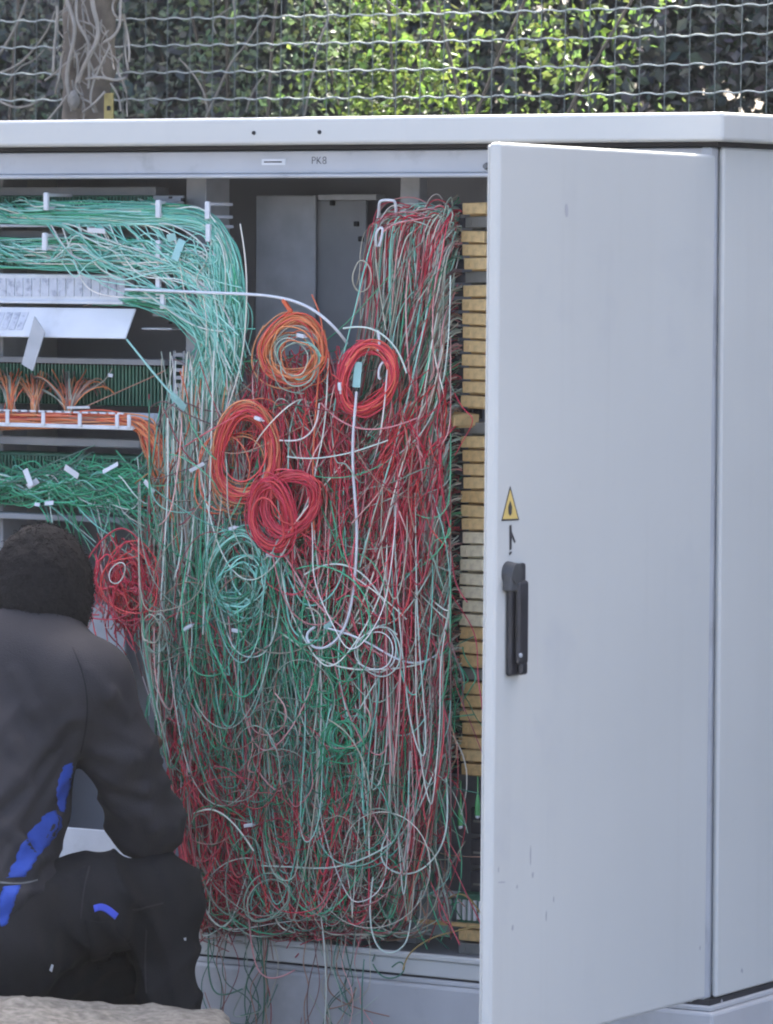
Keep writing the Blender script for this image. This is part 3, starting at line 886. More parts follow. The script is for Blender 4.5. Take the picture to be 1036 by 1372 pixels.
# --- crossing slack: long single sweeps in all directions over the tangle
n = 460
xa, ya = U(200, 600, n), U(560, 1200, n)
an = U(0, 6.28, n); ln = U(80, 330, n)
xb, yb = xa + ln * np.cos(an) * .9, ya + ln * np.sin(an) * 1.1
xm, ym = (xa + xb) / 2, (ya + yb) / 2 + U(5, 90, n)
c = ctrl_of([(xa, ya, U(.0, .08, n)), ((xa + xm) / 2, (ya + ym) / 2 + 14, U(-.04, .05, n)), (xm, ym, U(-.05, .04, n)), ((xb + xm) / 2, (yb + ym) / 2 + 14, U(-.04, .05, n)), (xb, yb, U(0, .08, n))], 10, 12, .008)
c[..., 0] = c[..., 0].clip(200, 604)
c[..., 1] = np.where(c[..., 1] > 1262, 1262 - (c[..., 1] - 1262) * .3, c[..., 1])
c[..., 0] = np.where((c[..., 1] > 880), np.maximum(c[..., 0], 195 + (c[..., 1] - 880) * .2), c[..., 0])
c[..., 1] = np.where((c[..., 0] < 500) & (c[..., 1] < 520), 520 + (520 - c[..., 1]).clip(0, 80) * .4, c[..., 1])
wires('crossing_wires', c, U(.0008, .0013, n), pick([PALE, GREYG, BROWN, GREEN, DRED, TEAL, PINK], [2, 4, 4, 5, 4, 1, 1], n), 'slack single wires crossing over the whole tangle in every direction', 'wires')

# --- drapes: long slack U-shaped falls
def drapes(n, xlo, xhi, ylo, yhi, hlo, hhi, wlo, whi, Ylo, Yhi):
    x, y, h = U(xlo, xhi, n), U(ylo, yhi, n), U(hlo, hhi, n)
    w = U(wlo, whi, n) * rng.choice([-1, 1], n)
    h = np.minimum(h, (1225 - y) / 1.05)
    Y = U(Ylo, Yhi, n)
    e = U(-.15, .55, n)
    c = ctrl_of([(x, y, Y + .04), (x + .02 * w, y + .3 * h, Y + .01), (x + .08 * w, y + .65 * h, Y), (x + .25 * w, y + .98 * h, Y - .01), (x + .5 * w, y + 1.12 * h, Y - .015), (x + .76 * w, y + .98 * h, Y - .01),
                 (x + .93 * w, y + .65 * h, Y), (x + .98 * w, y + (.3 + .3 * e) * h, Y + .01), (x + w, y + e * h, Y + .04)], 7, 8, .008)
    sc_ = U(.3, 1, n)[:, None]
    c[..., 0] = np.where(c[..., 0] > 510, 510 + (c[..., 0] - 510) * sc_, c[..., 0])
    lim = (np.where(c[..., 1] > 1000, 604 - (c[..., 1] - 1000) * .2, 604) - np.abs(rng.normal(0, 9, (n, 1))))
    c[..., 0] = np.where(c[..., 0] > lim, lim - (c[..., 0] - lim) * .9, c[..., 0])
    c[..., 1] = np.where((c[..., 0] < 500) & (c[..., 1] < 540), 540 + (540 - c[..., 1]) * .2, c[..., 1])
    c[..., 1] = np.where(c[..., 1] > 1262, 1262 - (c[..., 1] - 1262) * .3, c[..., 1])
    c[..., 0] = np.where((c[..., 1] > 880), np.maximum(c[..., 0], 195 + (c[..., 1] - 880) * .2), np.maximum(c[..., 0], 186))
    return c
DR = [('green_drapes', drapes(230, 250, 480, 640, 900, 120, 360, 20, 110, -.04, .05), [GREEN, TEAL, DGREEN, PALE], [6, 2, 3, 1], 'green wires sagging in long loops across the middle'),
      ('pale_drapes', drapes(120, 210, 588, 560, 1000, 140, 420, 20, 170, -.05, .05), [PALE, GREYG, PINK, TEAL, GREEN], [2, 5, 1.5, 1.5, 2.5], 'pale wires sagging in long loops over the whole tangle'),
      ('red_drapes', drapes(170, 215, 420, 880, 1080, 90, 260, 15, 120, -.04, .05), [RED, DRED, PINK], [5, 4, 1], 'red wires sagging in long loops at the lower left'),
      ('red_drapes', drapes(150, 440, 585, 540, 860, 120, 380, 20, 110, -.03, .05), [RED, DRED, PINK], [4, 4, 1.5], 'red wires sagging in long loops at the right'),
      ('grey_drapes', drapes(130, 260, 575, 800, 1080, 100, 330, 30, 190, -.04, .06), [GREYG, BROWN, RED, GREEN], [4, 4, 2, 3.5], 'grey and brown wires sagging in long loops low in the cabinet')]
for nm, c, pp, ww_, lab in DR:
    wires(nm, c, U(.0008, .0013, len(c)), pick(pp, ww_, len(c)), lab, 'wires', M=56)

# --- E: red masses
def clump(n, xlo, xhi, ylo, yhi, length, sway, Ylo, Yhi, lean=0):
    xs, ys = U(xlo, xhi, n), U(ylo, yhi, n)
    L = U(.5, 1, n) * length
    cols = []
    sx, sx2 = rng.normal(0, sway * 1.6, n), rng.normal(0, sway, n)
    for k in range(6):
        u = k / 5
        cols.append((xs + sx * u + sx2 * math.sin(3.1 * u) + rng.normal(0, sway * .25, n) + lean * u, ys + L * u, U(Ylo, Yhi, n)))
    return ctrl_of(cols, 2, 6, .006)
R = [('red_wires', clump(320, 340, 460, 460, 610, 190, 16, -.02, .06), RED, 'bright red wires bunched between the orange coil and the red coils'),
     ('red_wires', clump(120, 515, 600, 490, 650, 220, 22, -.035, .04, -45), RED, 'red wires slanting down beside the crooked yellow block'),
     ('red_wires', clump(150, 134, 212, 712, 790, 110, 14, -.01, .09, 8), RED, 'red wires bunched right of the person\'s head'),
     ('red_wires', clump(150, 225, 310, 950, 1060, 200, 22, -.04, .04, 40), RED, 'red wires hanging right of the person\'s upper arm'),
     ('red_wires', clump(130, 440, 575, 700, 850, 280, 26, -.03, .06, -20), DRED, 'dull red wires hanging left of the ivory terminal blocks'),
     ('red_wires', clump(230, 275, 440, 1100, 1190, 100, 36, -.03, .06), DRED, 'dull red wires heaped just above the plinth'),
     ('red_wires', clump(90, 275, 340, 830, 940, 140, 14, -.03, .03, 4), RED, 'red wires hanging below the tied green bundle'),
     ('red_wires', clump(100, 505, 560, 1000, 1060, 160, 18, .02, .1, -30), DRED, 'dull red wires above the clear junction box')]
for nm, c, p_, lab in R:
    n = len(c)
    wires(nm, c, U(.0008, .0013, n), pick([p_, DRED, BROWN, GREYG, PINK], [6.5, 2.5, .9, .8, .8], n), lab, 'wires', group='bunches of red wire')
G_ = [(clump(120, 330, 420, 760, 880, 260, 16, -.01, .09), 'green wires hanging below the pale green coil'),
      (clump(110, 215, 300, 840, 950, 130, 14, -.01, .1, 10), 'green wires fanning out below the knotted tie on the left'),
      (clump(90, 400, 450, 900, 1040, 210, 12, -.01, .09, 0), 'green wires hanging in the middle of the lower tangle'),
      (clump(50, 548, 572, 1020, 1050, 80, 5, .0, .06, -4), 'green leads clustered above the bright green plug'),
      (clump(70, 545, 610, 860, 930, 120, 16, .01, .09, -30), 'green wires spreading from the lower amber blocks')]
for c, lab in G_:
    n = len(c)
    wires('green_wires', c, U(.0008, .0013, n), pick([GREEN, DGREEN, TEAL], [7, 3, .7], n), lab, 'wires', group='bunches of green wire')

# --- F: teal bundles of the left rack
def row(n, y, spread, ymid, ydown):
    o = rng.normal(0, 1, n)
    xs = U(-50, 190, n)
    ww = rng.normal(0, spread * .6, (n, 4))
    bx = 306 + rng.normal(0, 11, n)
    return ctrl_of([(xs, y + o * spread * .5 - 8, .10), (xs + 14, y + o * spread + ww[:, 0], .05), (np.maximum(xs + 40, 120), y + o * spread + ww[:, 1], .035), (np.maximum(xs + 60, 195), y + o * spread * .8 + ww[:, 2], .03),
                    (258, y + o * 7, .03), (288 + rng.normal(0, 5, n), y + 14 + o * 7, .025), (bx, y + 60 + rng.normal(0, 10, n), .02), (bx + 4, ymid + rng.normal(0, 20, n), .02),
                    (bx - 14 + rng.normal(0, 12, n), ydown - 130, .03), (bx - 40 + rng.normal(0, 18, n), ydown - 40 + rng.normal(0, 30, n), .04), (bx - 50 + rng.normal(0, 30, n), ydown + U(0, 120, n), .05)], 3, 2.5, .006)
n1, n2 = 150, 130
cA = row(n1, 288, 7, 400, 600)
cB = row(n2, 342, 9, 440, 620)
wires('teal_bundle', cat_ctrl(cA, cB), U(.0009, .0013, n1 + n2), pick([TEAL, GREEN, PALE], [8, 1.2, 1.2], n1 + n2), 'teal wires gathered from both top strips into a thick hanging bundle', 'wire bundle', M=64)
n = 90
xs = U(150, 180, n)
c = ctrl_of([(xs - 40, U(385, 410, n), .1), (xs, U(388, 408, n), .06), (205, 398 + rng.normal(0, 8, n), .04), (235, 412 + rng.normal(0, 10, n), .03), (265, 440 + rng.normal(0, 12, n), .03), (285, 470 + rng.normal(0, 14, n), .03), (282 + rng.normal(0, 14, n), 540, .04), (270 + rng.normal(0, 22, n), U(580, 700, n), .05)], 3, 3, .006)
wires('teal_bundle', c, U(.0009, .0013, n), pick([TEAL, GREEN, PALE], [8, 1, 1], n), 'smaller teal bundle coming out from behind the label panel', 'wire bundle')
n = 150
xs = U(-50, 215, n); yy = rng.choice([288, 342], n)
c = ctrl_of([(xs, yy - U(8, 24, n), .10), (xs + U(2, 12, n), yy - U(14, 26, n), .07), (xs + U(10, 26, n), yy - U(2, 14, n), .045), (xs + U(28, 60, n), yy + rng.normal(0, 6, n), .035)], 2, 2, .005)
wires('terminal_tails', c, U(.0008, .0011, n), pick([TEAL, PALE, GREEN], [6, 2, 3], n), 'short teal tails sprouting from the two top terminal strips', 'wires', M=20)
n = 75
xs = U(60, 235, n)
c = ctrl_of([(xs, rng.choice([300, 350], n), .03), (xs + U(10, 40, n), U(300, 380, n), .015), (xs + U(20, 90, n), U(320, 400, n), .012), (U(245, 300, n), U(300, 440, n), .012), (300 + rng.normal(0, 14, n), U(400, 520, n), .012)], 6, 8, .004)
wires('stray_teal_wires', c, U(.0009, .0013, n), pick([TEAL, PALE], [4, 2], n), 'stray teal wires crossing between the strips and the hanging bundle', 'wires')
n = 120
xs = U(215, 320, n)
c = ctrl_of([(xs, U(470, 560, n), .03), (xs + rng.normal(0, 10, n), U(570, 620, n), .02), (xs + rng.normal(-8, 16, n), U(630, 700, n), .03), (xs + rng.normal(-10, 22, n), U(710, 800, n), .03), (xs + rng.normal(0, 26, n), U(810, 960, n), .03)], 6, 8, .01)
wires('trailing_wires', c, U(.0008, .0012, n), pick([PALE, TEAL, GREYG, ORANGE], [5, 3, 4, 1], n), 'pale wires trailing down from the foot of the teal bundle', 'wires')

# --- G: orange wires in the tray, and their sprays
n = 70
yy = U(555, 573, n)
c = ctrl_of([(-55, yy, U(.03, .09, n)), (10, yy + rng.normal(0, 3, n), U(.02, .08, n)), (70, yy + rng.normal(0, 3, n), U(.02, .08, n)), (130, yy + rng.normal(0, 3, n), U(.02, .08, n)), (178, yy, U(.02, .07, n)),
             (196 + rng.normal(0, 8, n), 572 + rng.normal(0, 8, n), .03), (212 + rng.normal(0, 12, n), 600 + rng.normal(0, 14, n), .03), (225 + rng.normal(0, 18, n), U(620, 720, n), .04)], 2, 1.5, .004)
wires('orange_wires', c, U(.0011, .0016, n), pick([ORANGE, REDOR, BROWN], [7, 2.5, 1.5], n), 'orange wires lying in the white tray and spilling over its right end', 'wires')
for (x, hgt, lab) in ((14, 56, 'leftmost spray of orange wires rising from the tray'), (47, 50, 'middle spray of orange wires rising from the tray'), (92, 52, 'rightmost thin spray of brown and orange wires over the tray')):
    n = 46
    sp = rng.normal(0, 9 if x < 80 else 20, n)
    c = ctrl_of([(x + rng.normal(0, 4, n), 566, .05), (x + rng.normal(0, 3, n), 550, .04), (x + sp * .6, 548 - hgt * .5, .05), (x + sp * 1.3, 550 - hgt * U(.6, 1, n), .09), (x + sp * 1.6, 546 - hgt * U(.3, 1, n), .11)], 1, 2, .004)
    wires('orange_spray', c, U(.0009, .0013, n), pick([ORANGE, BROWN, GREYG], [5 if x < 80 else 1.5, 2, 1], n), lab, 'wires', M=20, group='orange sprays')

# --- H: green wires of the lowest module
n = 170
xs = U(-50, 170, n)
c = ctrl_of([(xs, U(610, 680, n), .1), (xs + U(4, 20, n), U(612, 680, n), .06), (xs + U(20, 60, n), U(620, 682, n), .04), (xs + U(50, 110, n), U(615, 684, n), .04), (xs + U(70, 150, n), U(605, 700, n), .04), (xs + U(90, 190, n), U(600, 760, n), .05)], 4, 4, .008)
c[..., 0] = np.minimum(c[..., 0], 240)
wires('green_rack_wires', c, U(.0008, .0013, n), pick([GREEN, TEAL, DGREEN, PALE], [7, 1.6, 2, .7], n), 'green wires strewn across the lowest module of the left rack', 'wires', M=30)

# --- I: wires spilling over the plinth
n = 34
xs = U(268, 500, n)
c = ctrl_of([(xs, U(1190, 1240, n), .03), (xs + rng.normal(0, 8, n), U(1240, 1262, n), -.015), (xs + rng.normal(0, 10, n), 1290, -.03), (xs + rng.normal(0, 14, n), 1325, -.03), (xs + rng.normal(0, 22, n), U(1335, 1420, n), -.03), (xs + rng.normal(0, 28, n), U(1320, 1440, n), -.03)], 5, 5, .003)
wires('spilling_wires', c, U(.0007, .0011, n), pick([GREYG, BROWN, DRED, DGREEN, PINK], [4, 4, 2, 3, 1], n), 'thin wires spilling over the bottom rail and hanging down the plinth', 'wires')

# --- J: coils
def coil(name, label, cx, cy, rx, ry, n, thick, Y, pals, w, tilt=0.0, rad=(.0011, .0017), loose=1.0, tail=None, group='coils of wire', sq=1.0):
    K = 15
    a = np.linspace(0, 2 * math.pi * 1.04, K)[None] + U(0, 6.28, n)[:, None]
    rs = 1 + rng.normal(0, thick, (n, 1)) + rng.normal(0, thick * .35, (n, K))
    f1, f2, f3 = rng.uniform(0, 6.28, 3)
    rs = rs * (1 + .07 * np.sin(2 * a + f1) + .05 * np.sin(3 * a + f2) + (.03 * np.sin(a * 2 + rng.uniform(0, 6.28, (n, 1)))) * loose)
    ex = rx * rs * np.cos(a); ey = ry * rs * np.sin(a)
    ox, oy = rng.normal(0, 2.6 * loose, (n, 1)), rng.normal(0, 2.6 * loose, (n, 1)) + 1.2 * loose
    t = tilt + rng.normal(0, .05 * loose, (n, 1))
    x = cx + ox + ex * np.cos(t) - ey * np.sin(t)
    y = cy + oy + ex * np.sin(t) + ey * np.cos(t)
    yy_ = Y + rng.normal(0, .008, (n, 1)) + .006 * np.sin(a * 2 + rng.uniform(0, 6))
    c = np.stack([x, y, yy_], -1)
    P = bspline(c, 60)
    P = at(P[..., 0], P[..., 1], P[..., 2])
    me = tubes(name, P, U(*rad, n), pick(pals, w, n), 4)
    o = mesh_obj(name, me, M_WIRE)
    return tag(o, label, 'wire coil', group)
coil('wire_coil', 'thick orange coil hung highest, with pale green wires inside it', 393, 466, 38, 40, 26, .10, -.01, [ORANGE, REDOR], [8, 2], loose=1.5)
coil('loose_loops', 'pale green loops lying inside the orange coil', 400, 478, 26, 26, 9, .22, -.022, [GREYG, TEAL, ORANGE], [4, 2, 2], loose=2.2)
coil('wire_coil', 'large red and orange coil left of centre below the orange one', 330, 606, 42, 56, 34, .09, -.015, [REDOR, RED, ORANGE], [8, 2.5, 1.5], tilt=.12, loose=1.7)
coil('loose_loops', 'loose brownish loops drooping left of the red and orange coil', 318, 624, 50, 62, 8, .12, -.002, [ORANGE, BROWN, REDOR], [3, 3, 2], tilt=.2, loose=3)
coil('wire_coil', 'tight bright red coil hung right of centre', 492, 505, 33, 47, 40, .07, -.01, [RED, REDOR], [8, 2.6], tilt=.18, loose=1.2)
coil('wire_coil', 'crimson coil low on the left of a pair', 362, 690, 27, 42, 30, .09, -.035, [RED], [1], tilt=-.1, loose=1.3)
coil('wire_coil', 'crimson coil overlapping the right of a pair', 390, 672, 32, 42, 28, .09, -.028, [RED], [1], tilt=.25, loose=1.5)
coil('wire_coil', 'pale teal green coil hanging below the crimson pair', 316, 760, 33, 52, 16, .10, -.02, [TEAL, GREEN], [6, 2], tilt=.1, loose=1.6)
coil('loose_loops', 'teal loops drooping inside the pale green coil', 318, 782, 30, 38, 6, .22, -.03, [TEAL, GREEN], [4, 1], loose=3)
coil('loose_loops', 'red wire loops right of the person\'s head', 172, 772, 26, 34, 12, .42, -.012, [RED, DRED], [3, 1], loose=5)
coil('loose_loops', 'single pale loop over the red wires by the person\'s head', 155, 770, 10, 14, 1, .02, -.03, [PALE], [1], tilt=.6)
coil('loose_loops', 'big drooping green loops in the centre of the lower tangle', 428, 900, 44, 64, 8, .26, -.03, [GREEN, TEAL], [5, 1.6], loose=5)
coil('loose_loops', 'small green loops above the lower middle of the tangle', 462, 984, 22, 22, 10, .2, -.035, [GREEN, TEAL], [5, 2], loose=3)
coil('loose_loops', 'round pale green loops near the bottom rail', 358, 1202, 27, 34, 3, .05, -.05, [TEAL, GREYG], [3, 3], tilt=.5, loose=1.2)
coil('loose_loops', 'white loops crossing at the right of the lower white cable', 502, 872, 26, 31, 3, .05, -.035, [PALE, WHITE], [3, 1], loose=1.5)
coil('loose_loops', 'grey green loops left of the tied green bundle', 206, 850, 13, 24, 5, .14, -.02, [GREYG], [1], loose=2)
coil('loose_loops', 'red arcs just right of the pale green coil', 395, 750, 36, 42, 6, .18, -.005, [RED, PINK, DRED], [3, 1, 2], loose=4)
coil('loose_loops', 'teal loop standing out left of the slanting curtain', 483, 374, 15, 22, 1, .1, .02, [GREYG], [1], loose=1.2)

cw = curls(28, 250, 560, 800, 1210, 26, 60, -.055, -.02, (.7, 1.3))
cw[..., 1] = np.where(cw[..., 1] > 1262, 1262 - (cw[..., 1] - 1262) * .3, cw[..., 1])
cw[..., 0] = np.where((cw[..., 1] > 880), np.maximum(cw[..., 0], 215 + (cw[..., 1] - 880) * .2), cw[..., 0])
wires('wide_loops', cw, U(.0008, .0012, 28), pick([GREYG, TEAL, GREEN, PINK], [4, 2, 4, 1], 28), 'wide loose loops lying over the front of the lower tangle', 'wires', M=56)

# ties that hold the coils
def tie(px, py, Y, ang, lab, col=M_WHITEP, l=.016):
    p = at(px, py, Y)
    M_ = Matrix.Translation(p) @ Matrix.Rotation(ang, 4, 'Y')
    bm = bmesh.new()
    add_box(bm, -l / 2, l / 2, -.004, .004, -.0035, .0035, .0012, 1, M_)
    add_box(bm, l / 2 + .0002, l / 2 + .006, -.0015, .0015, -.001, .001, 0, 1, M_)
    tag(bm_obj('cable_tie', bm, col), lab, 'cable tie', 'cable ties')
tie(346, 561, -.03, .3, 'white tie on top of the large red and orange coil')
tie(456, 518, -.03, 1.5, 'white tie on the left rim of the tight red coil')
tie(413, 645, -.02, .1, 'white tie at the right of the crimson pair')
tie(312, 708, -.04, -.3, 'white tie on top of the pale green coil')
tie(252, 841, -.04, -.5, 'white tie knotting the green bundle left of centre', l=.02)
tie(316, 845, -.04, .1, 'white tie at the right end of the knotted green bundle')
tie(333, 1106, -.055, -.2, 'white tie low in the tangle above the round green loops', l=.018)
tie(385, 410, -.02, .9, 'orange tie at the top left of the orange coil', mat('orange_plastic', s2l((214, 100, 60)), .5), l=.03)
tie(362, 744, -.02, .2, 'white tie between the pale green coil and the red arcs')
tie(403, 450, -.03, .2, 'white tie on the inner rim of the orange coil')

# paper and plastic tags
def flag(px, py, w, h, ang, Y, lab, m=M_WHITEP):
    p = at(px, py, Y)
    M_ = Matrix.Translation(p) @ Matrix.Rotation(ang, 4, 'Y') @ Matrix.Rotation(random.uniform(-.4, .4), 4, 'X')
    bm = bmesh.new()
    k = 1.42e-3
    add_box(bm, -w * k / 2, w * k / 2, -.0006, .0006, -h * k / 2, h * k / 2, .0004, 1, M_)
    tag(bm_obj('cable_tag', bm, m), lab, 'cable tag', 'white cable tags')
M_TEALTAG = mat('teal_tag_plastic', s2l((150, 196, 192)), .45)
flag(129, 309, 30, 7, .05, .01, 'long white tag under the topmost strip')
flag(239, 335, 12, 30, .35, .005, 'teal tag hanging behind the second wire guide', M_TEALTAG)
flag(230, 318, 14, 10, -.2, .01, 'pale teal tag under the top bracket', M_TEALTAG)
flag(239, 538, 30, 13, .7, -.01, 'slanting pale tag at the left foot of the teal bundle', M_TEALTAG)
flag(479, 502, 12, 34, .05, -.015, 'pale blue tag inside the tight red coil', M_TEALTAG)
flag(38, 640, 9, 26, -.5, .02, 'white tag leftmost on the lowest green module')
flag(44, 648, 20, 8, -.5, .025, 'second white tag leftmost on the lowest module, crossing the first')
flag(96, 632, 26, 9, .5, .02, 'white tag in the middle of the lowest green module')
flag(148, 627, 28, 6, -.45, .02, 'long white tag at the right of the lowest green module')
flag(66, 674, 15, 6, -.1, .02, 'small white tag at the bottom edge of the lowest module')
flag(50, 676, 9, 5, .1, .02, 'tiny white tag left of the bottom edge tag')
flag(264, 626, 26, 5, -.45, -.01, 'thin white tag left of the red and orange coil')
flag(200, 652, 22, 7, .8, .0, 'slanting grey tag right of the lowest green module')
flag(148, 503, 9, 5, .1, .1, 'small white label on the ribbed module')
flag(105, 546, 38, 3.5, -.03, .01, 'white strip lying on the rim of the orange tray')
flag(440, 838, 14, 7, -.6, -.04, 'pale teal clip beside the lower white cable', M_TEALTAG)

# --- K: the two white cables
tube_thing('white_cable', [(168, 388, .0), (200, 389, .0), (250, 391, .0), (300, 393, -.01), (360, 395, -.02), (405, 405, -.02), (435, 425, -.02), (455, 446, -.01), (465, 460, .02)], .0030, M_WHITEP,
           'thick white cable arching right from the label panel over the dark gap', 'cable', M=60)
tube_thing('white_cable', [(478, 525, -.02), (475, 560, -.03), (472, 600, -.03), (474, 650, -.03), (479, 700, -.03), (478, 750, -.03), (473, 800, -.035), (466, 835, -.04), (450, 862, -.045), (428, 872, -.045), (412, 862, -.045), (410, 848, -.04), (422, 840, -.04)], .0027, M_WHITEP,
           'white cable dropping from the tight red coil and hooking left at its end', 'cable', M=70)
tube_thing('white_cable', [(440, 842, -.04), (470, 850, -.04), (500, 864, -.04), (530, 884, -.035), (560, 891, -.02), (585, 880, .0), (600, 862, .05), (612, 852, .10)], .0021, M_WHITEP,
           'white cable sweeping right from the white hook up to the amber blocks', 'cable', M=60)
tube_thing('pale_cable', [(170, 455, .0), (190, 480, -.005), (210, 505, -.01), (230, 528, -.01), (238, 536, -.01)], .0022, M_WIRE, 'teal cable running from the flap corner down to the slanting tag', 'cable', col=s2l((150, 200, 190)))
tube_thing('brown_wire', [(108, 548, .02), (135, 536, .02), (170, 520, .02), (205, 505, .02), (222, 496, .03)], .0014, M_WIRE, 'thin brown wire rising rightwards across the ribbed module', 'wire', col=s2l((150, 116, 96)))

# --- L: single wires that stand out on top of the tangle, each a thing of its own
SINGLE = [
    ('pale', [(612, 505, .1), (590, 512, .04), (565, 545, 0), (545, 600, -.01), (520, 690, -.02), (500, 780, -.02), (470, 840, -.02)], 'pale wire bowing down left from beside the crooked yellow block'),
    ('pale', [(614, 718, .1), (596, 735, .03), (572, 775, -.01), (545, 822, -.02), (515, 842, -.02), (480, 835, -.02)], 'pale wire running down left from the topmost ivory block'),
    ('pale', [(470, 770, -.03), (500, 790, -.03), (530, 815, -.03), (545, 830, -.02)], 'short pale wire slanting down right in the middle of the tangle'),
    ('teal', [(345, 700, -.02), (385, 770, -.03), (383, 830, -.03), (400, 858, -.04), (430, 858, -.04)], 'teal wire curving down right of the pale green coil'),
    ('pale', [(408, 770, -.03), (440, 752, -.03), (480, 760, -.03), (505, 790, -.03), (530, 830, -.02)], 'pale green arch over the lower white cable'),
    ('pale', [(225, 560, 0), (226, 640, -.01), (222, 720, -.015), (216, 790, -.02), (214, 860, -.02), (210, 960, -.02)], 'long pale wire hanging straight right of the red wires by the person'),
    ('pale', [(287, 470, 0), (284, 560, -.01), (282, 650, -.015), (278, 740, -.02), (274, 800, -.03), (272, 850, -.03)], 'long pale wire hanging straight left of the pale green coil'),
    ('pale', [(260, 690, -.01), (255, 760, -.015), (244, 800, -.02), (236, 830, -.02)], 'pale wire slanting towards the knotted tie'),
    ('pale', [(440, 480, -.01), (437, 560, -.02), (430, 600, -.02), (420, 640, -.02), (418, 690, -.02), (426, 760, -.02)], 'cream wire hanging between the tight red coil and the crimson pair'),
    ('orange', [(418, 395, .02), (434, 430, -.01), (430, 470, -.02), (424, 540, -.02), (418, 620, -.02), (421, 720, -.02)], 'orange wire falling right of the orange coil'),
    ('pale', [(400, 775, -.02), (425, 830, -.03), (430, 900, -.03), (432, 960, -.03), (425, 1040, -.03), (424, 1100, -.035), (435, 1140, -.04)], 'long pale green wire wandering down the middle of the lower tangle'),
    ('pale', [(488, 900, -.02), (490, 960, -.03), (484, 1020, -.03), (494, 1080, -.03), (495, 1150, -.04)], 'pale wire hanging down to the clear junction box'),
    ('teal', [(460, 835, -.03), (450, 880, -.03), (462, 950, -.03), (478, 1000, -.03), (485, 1060, -.03), (490, 1130, -.03)], 'teal wire swaying down below the white hook end'),
    ('pale', [(608, 1000, .05), (590, 1015, .0), (575, 1050, -.03), (560, 1090, -.035), (530, 1130, -.04), (480, 1155, -.045), (440, 1165, -.045), (400, 1162, -.045), (350, 1160, -.04)], 'long pale wire sweeping left from the lowest amber block'),
    ('pale', [(598, 1040, .0), (601, 1090, -.03), (596, 1130, -.035), (575, 1160, -.04), (548, 1175, -.045), (515, 1165, -.045), (508, 1140, -.04), (520, 1115, -.04)], 'pale wire making a deep loop left of the green plugs'),
    ('pale', [(500, 1175, -.03), (494, 1220, -.045), (500, 1265, -.05), (520, 1282, -.05), (545, 1268, -.045), (550, 1240, -.04), (556, 1180, -.03)], 'pale wire drooping in a long loop over the bottom rail'),
    ('pale', [(420, 1180, -.03), (432, 1230, -.04), (436, 1290, -.045), (438, 1330, -.04), (434, 1390, -.035)], 'pale wire hanging straight down the plinth in the middle'),
    ('pink', [(330, 1180, -.02), (334, 1240, -.04), (340, 1290, -.04), (352, 1310, -.04), (372, 1312, -.04), (395, 1300, -.04)], 'pinkish wire looping over the bottom rail left of centre'),
    ('dark', [(280, 1250, -.02), (278, 1295, -.035), (284, 1330, -.03), (300, 1335, -.03), (325, 1325, -.03)], 'dark wire hooking over the bottom rail next to the person\'s knee'),
    ('dark', [(345, 1225, -.02), (352, 1290, -.035), (356, 1330, -.03), (350, 1400, -.03)], 'dark green wire hanging straight down the plinth left of centre'),
    ('dark', [(488, 1285, -.02), (484, 1330, -.035), (486, 1400, -.03)], 'dark wire hanging straight down the plinth right of centre'),
    ('dark', [(500, 1292, -.02), (510, 1310, -.035), (530, 1312, -.035), (545, 1300, -.035), (538, 1285, -.02), (525, 1296, -.03)], 'dark wire curled under the bottom rail right of centre'),
    ('gold', [(642, 1240, .0), (610, 1248, -.01), (575, 1256, -.02), (545, 1278, -.03), (540, 1300, -.035)], 'yellowish wire running low from the door edge to the plinth'),
    ('gold', [(645, 1225, .03), (628, 1200, .02), (612, 1196, .02), (600, 1205, .03)], 'yellowish wire arching over the green splice module'),
    ('pale', [(260, 1090, -.03), (280, 1082, -.05), (300, 1090, -.05), (320, 1110, -.05), (340, 1140, -.05)], 'pale wire bowing out right of the person\'s elbow'),
    ('pale', [(380, 850, -.03), (420, 880, -.035), (460, 898, -.035), (520, 898, -.035), (570, 890, -.02), (612, 868, .08)], 'long grey green wire sagging right towards the amber blocks'),
    ('pale', [(322, 300, .02), (332, 360, .01), (330, 440, .01), (322, 500, .01), (300, 560, .01)], 'thin pale wire bowing out right of the teal bundle'),
    ('teal', [(505, 300, .04), (490, 350, .02), (475, 420, .01), (458, 480, 0), (446, 560, -.01)], 'teal green wire slanting down left of the curtain'),
    ('teal', [(590, 330, .05), (560, 480, .01), (530, 600, -.01), (500, 690, -.02), (482, 760, -.02)], 'green wire slanting down through the curtain to the lower white cable'),
    ('pale', [(613, 370, .1), (600, 378, .05), (590, 400, .02), (580, 450, .0), (570, 520, 0), (560, 570, 0)], 'pale wire dropping from the second grey block'),
    ('pink', [(613, 282, .1), (590, 287, .05), (560, 294, .03), (520, 300, .02), (508, 320, .02)], 'pinkish wire along the top edge of the curtain'),
    ('pale', [(460, 440, -.02), (490, 436, -.03), (515, 448, -.03), (535, 470, -.02), (545, 500, -.02)], 'pale arch above the tight red coil'),
    ('pink', [(430, 540, -.02), (455, 566, -.03), (490, 578, -.03), (530, 572, -.03), (560, 560, -.02)], 'pinkish wire sagging under the tight red coil'),
    ('pale', [(385, 612, -.03), (420, 616, -.03), (470, 608, -.03), (520, 590, -.02)], 'pale wire crossing below the tight red coil'),
    ('pale', [(375, 590, -.02), (405, 592, -.03), (425, 572, -.03), (428, 540, -.02)], 'grey wire curving up right of the red and orange coil'),
    ('pink', [(345, 700, -.02), (385, 745, -.03), (410, 795, -.03), (450, 835, -.035), (490, 865, -.035), (515, 880, -.035)], 'salmon wire slanting from the crimson pair to the white cable'),
]
PC = {'pale': PALE, 'teal': TEAL, 'orange': ORANGE, 'pink': PINK, 'dark': DGREEN, 'gold': pal((176, 150, 84), (160, 136, 80))}
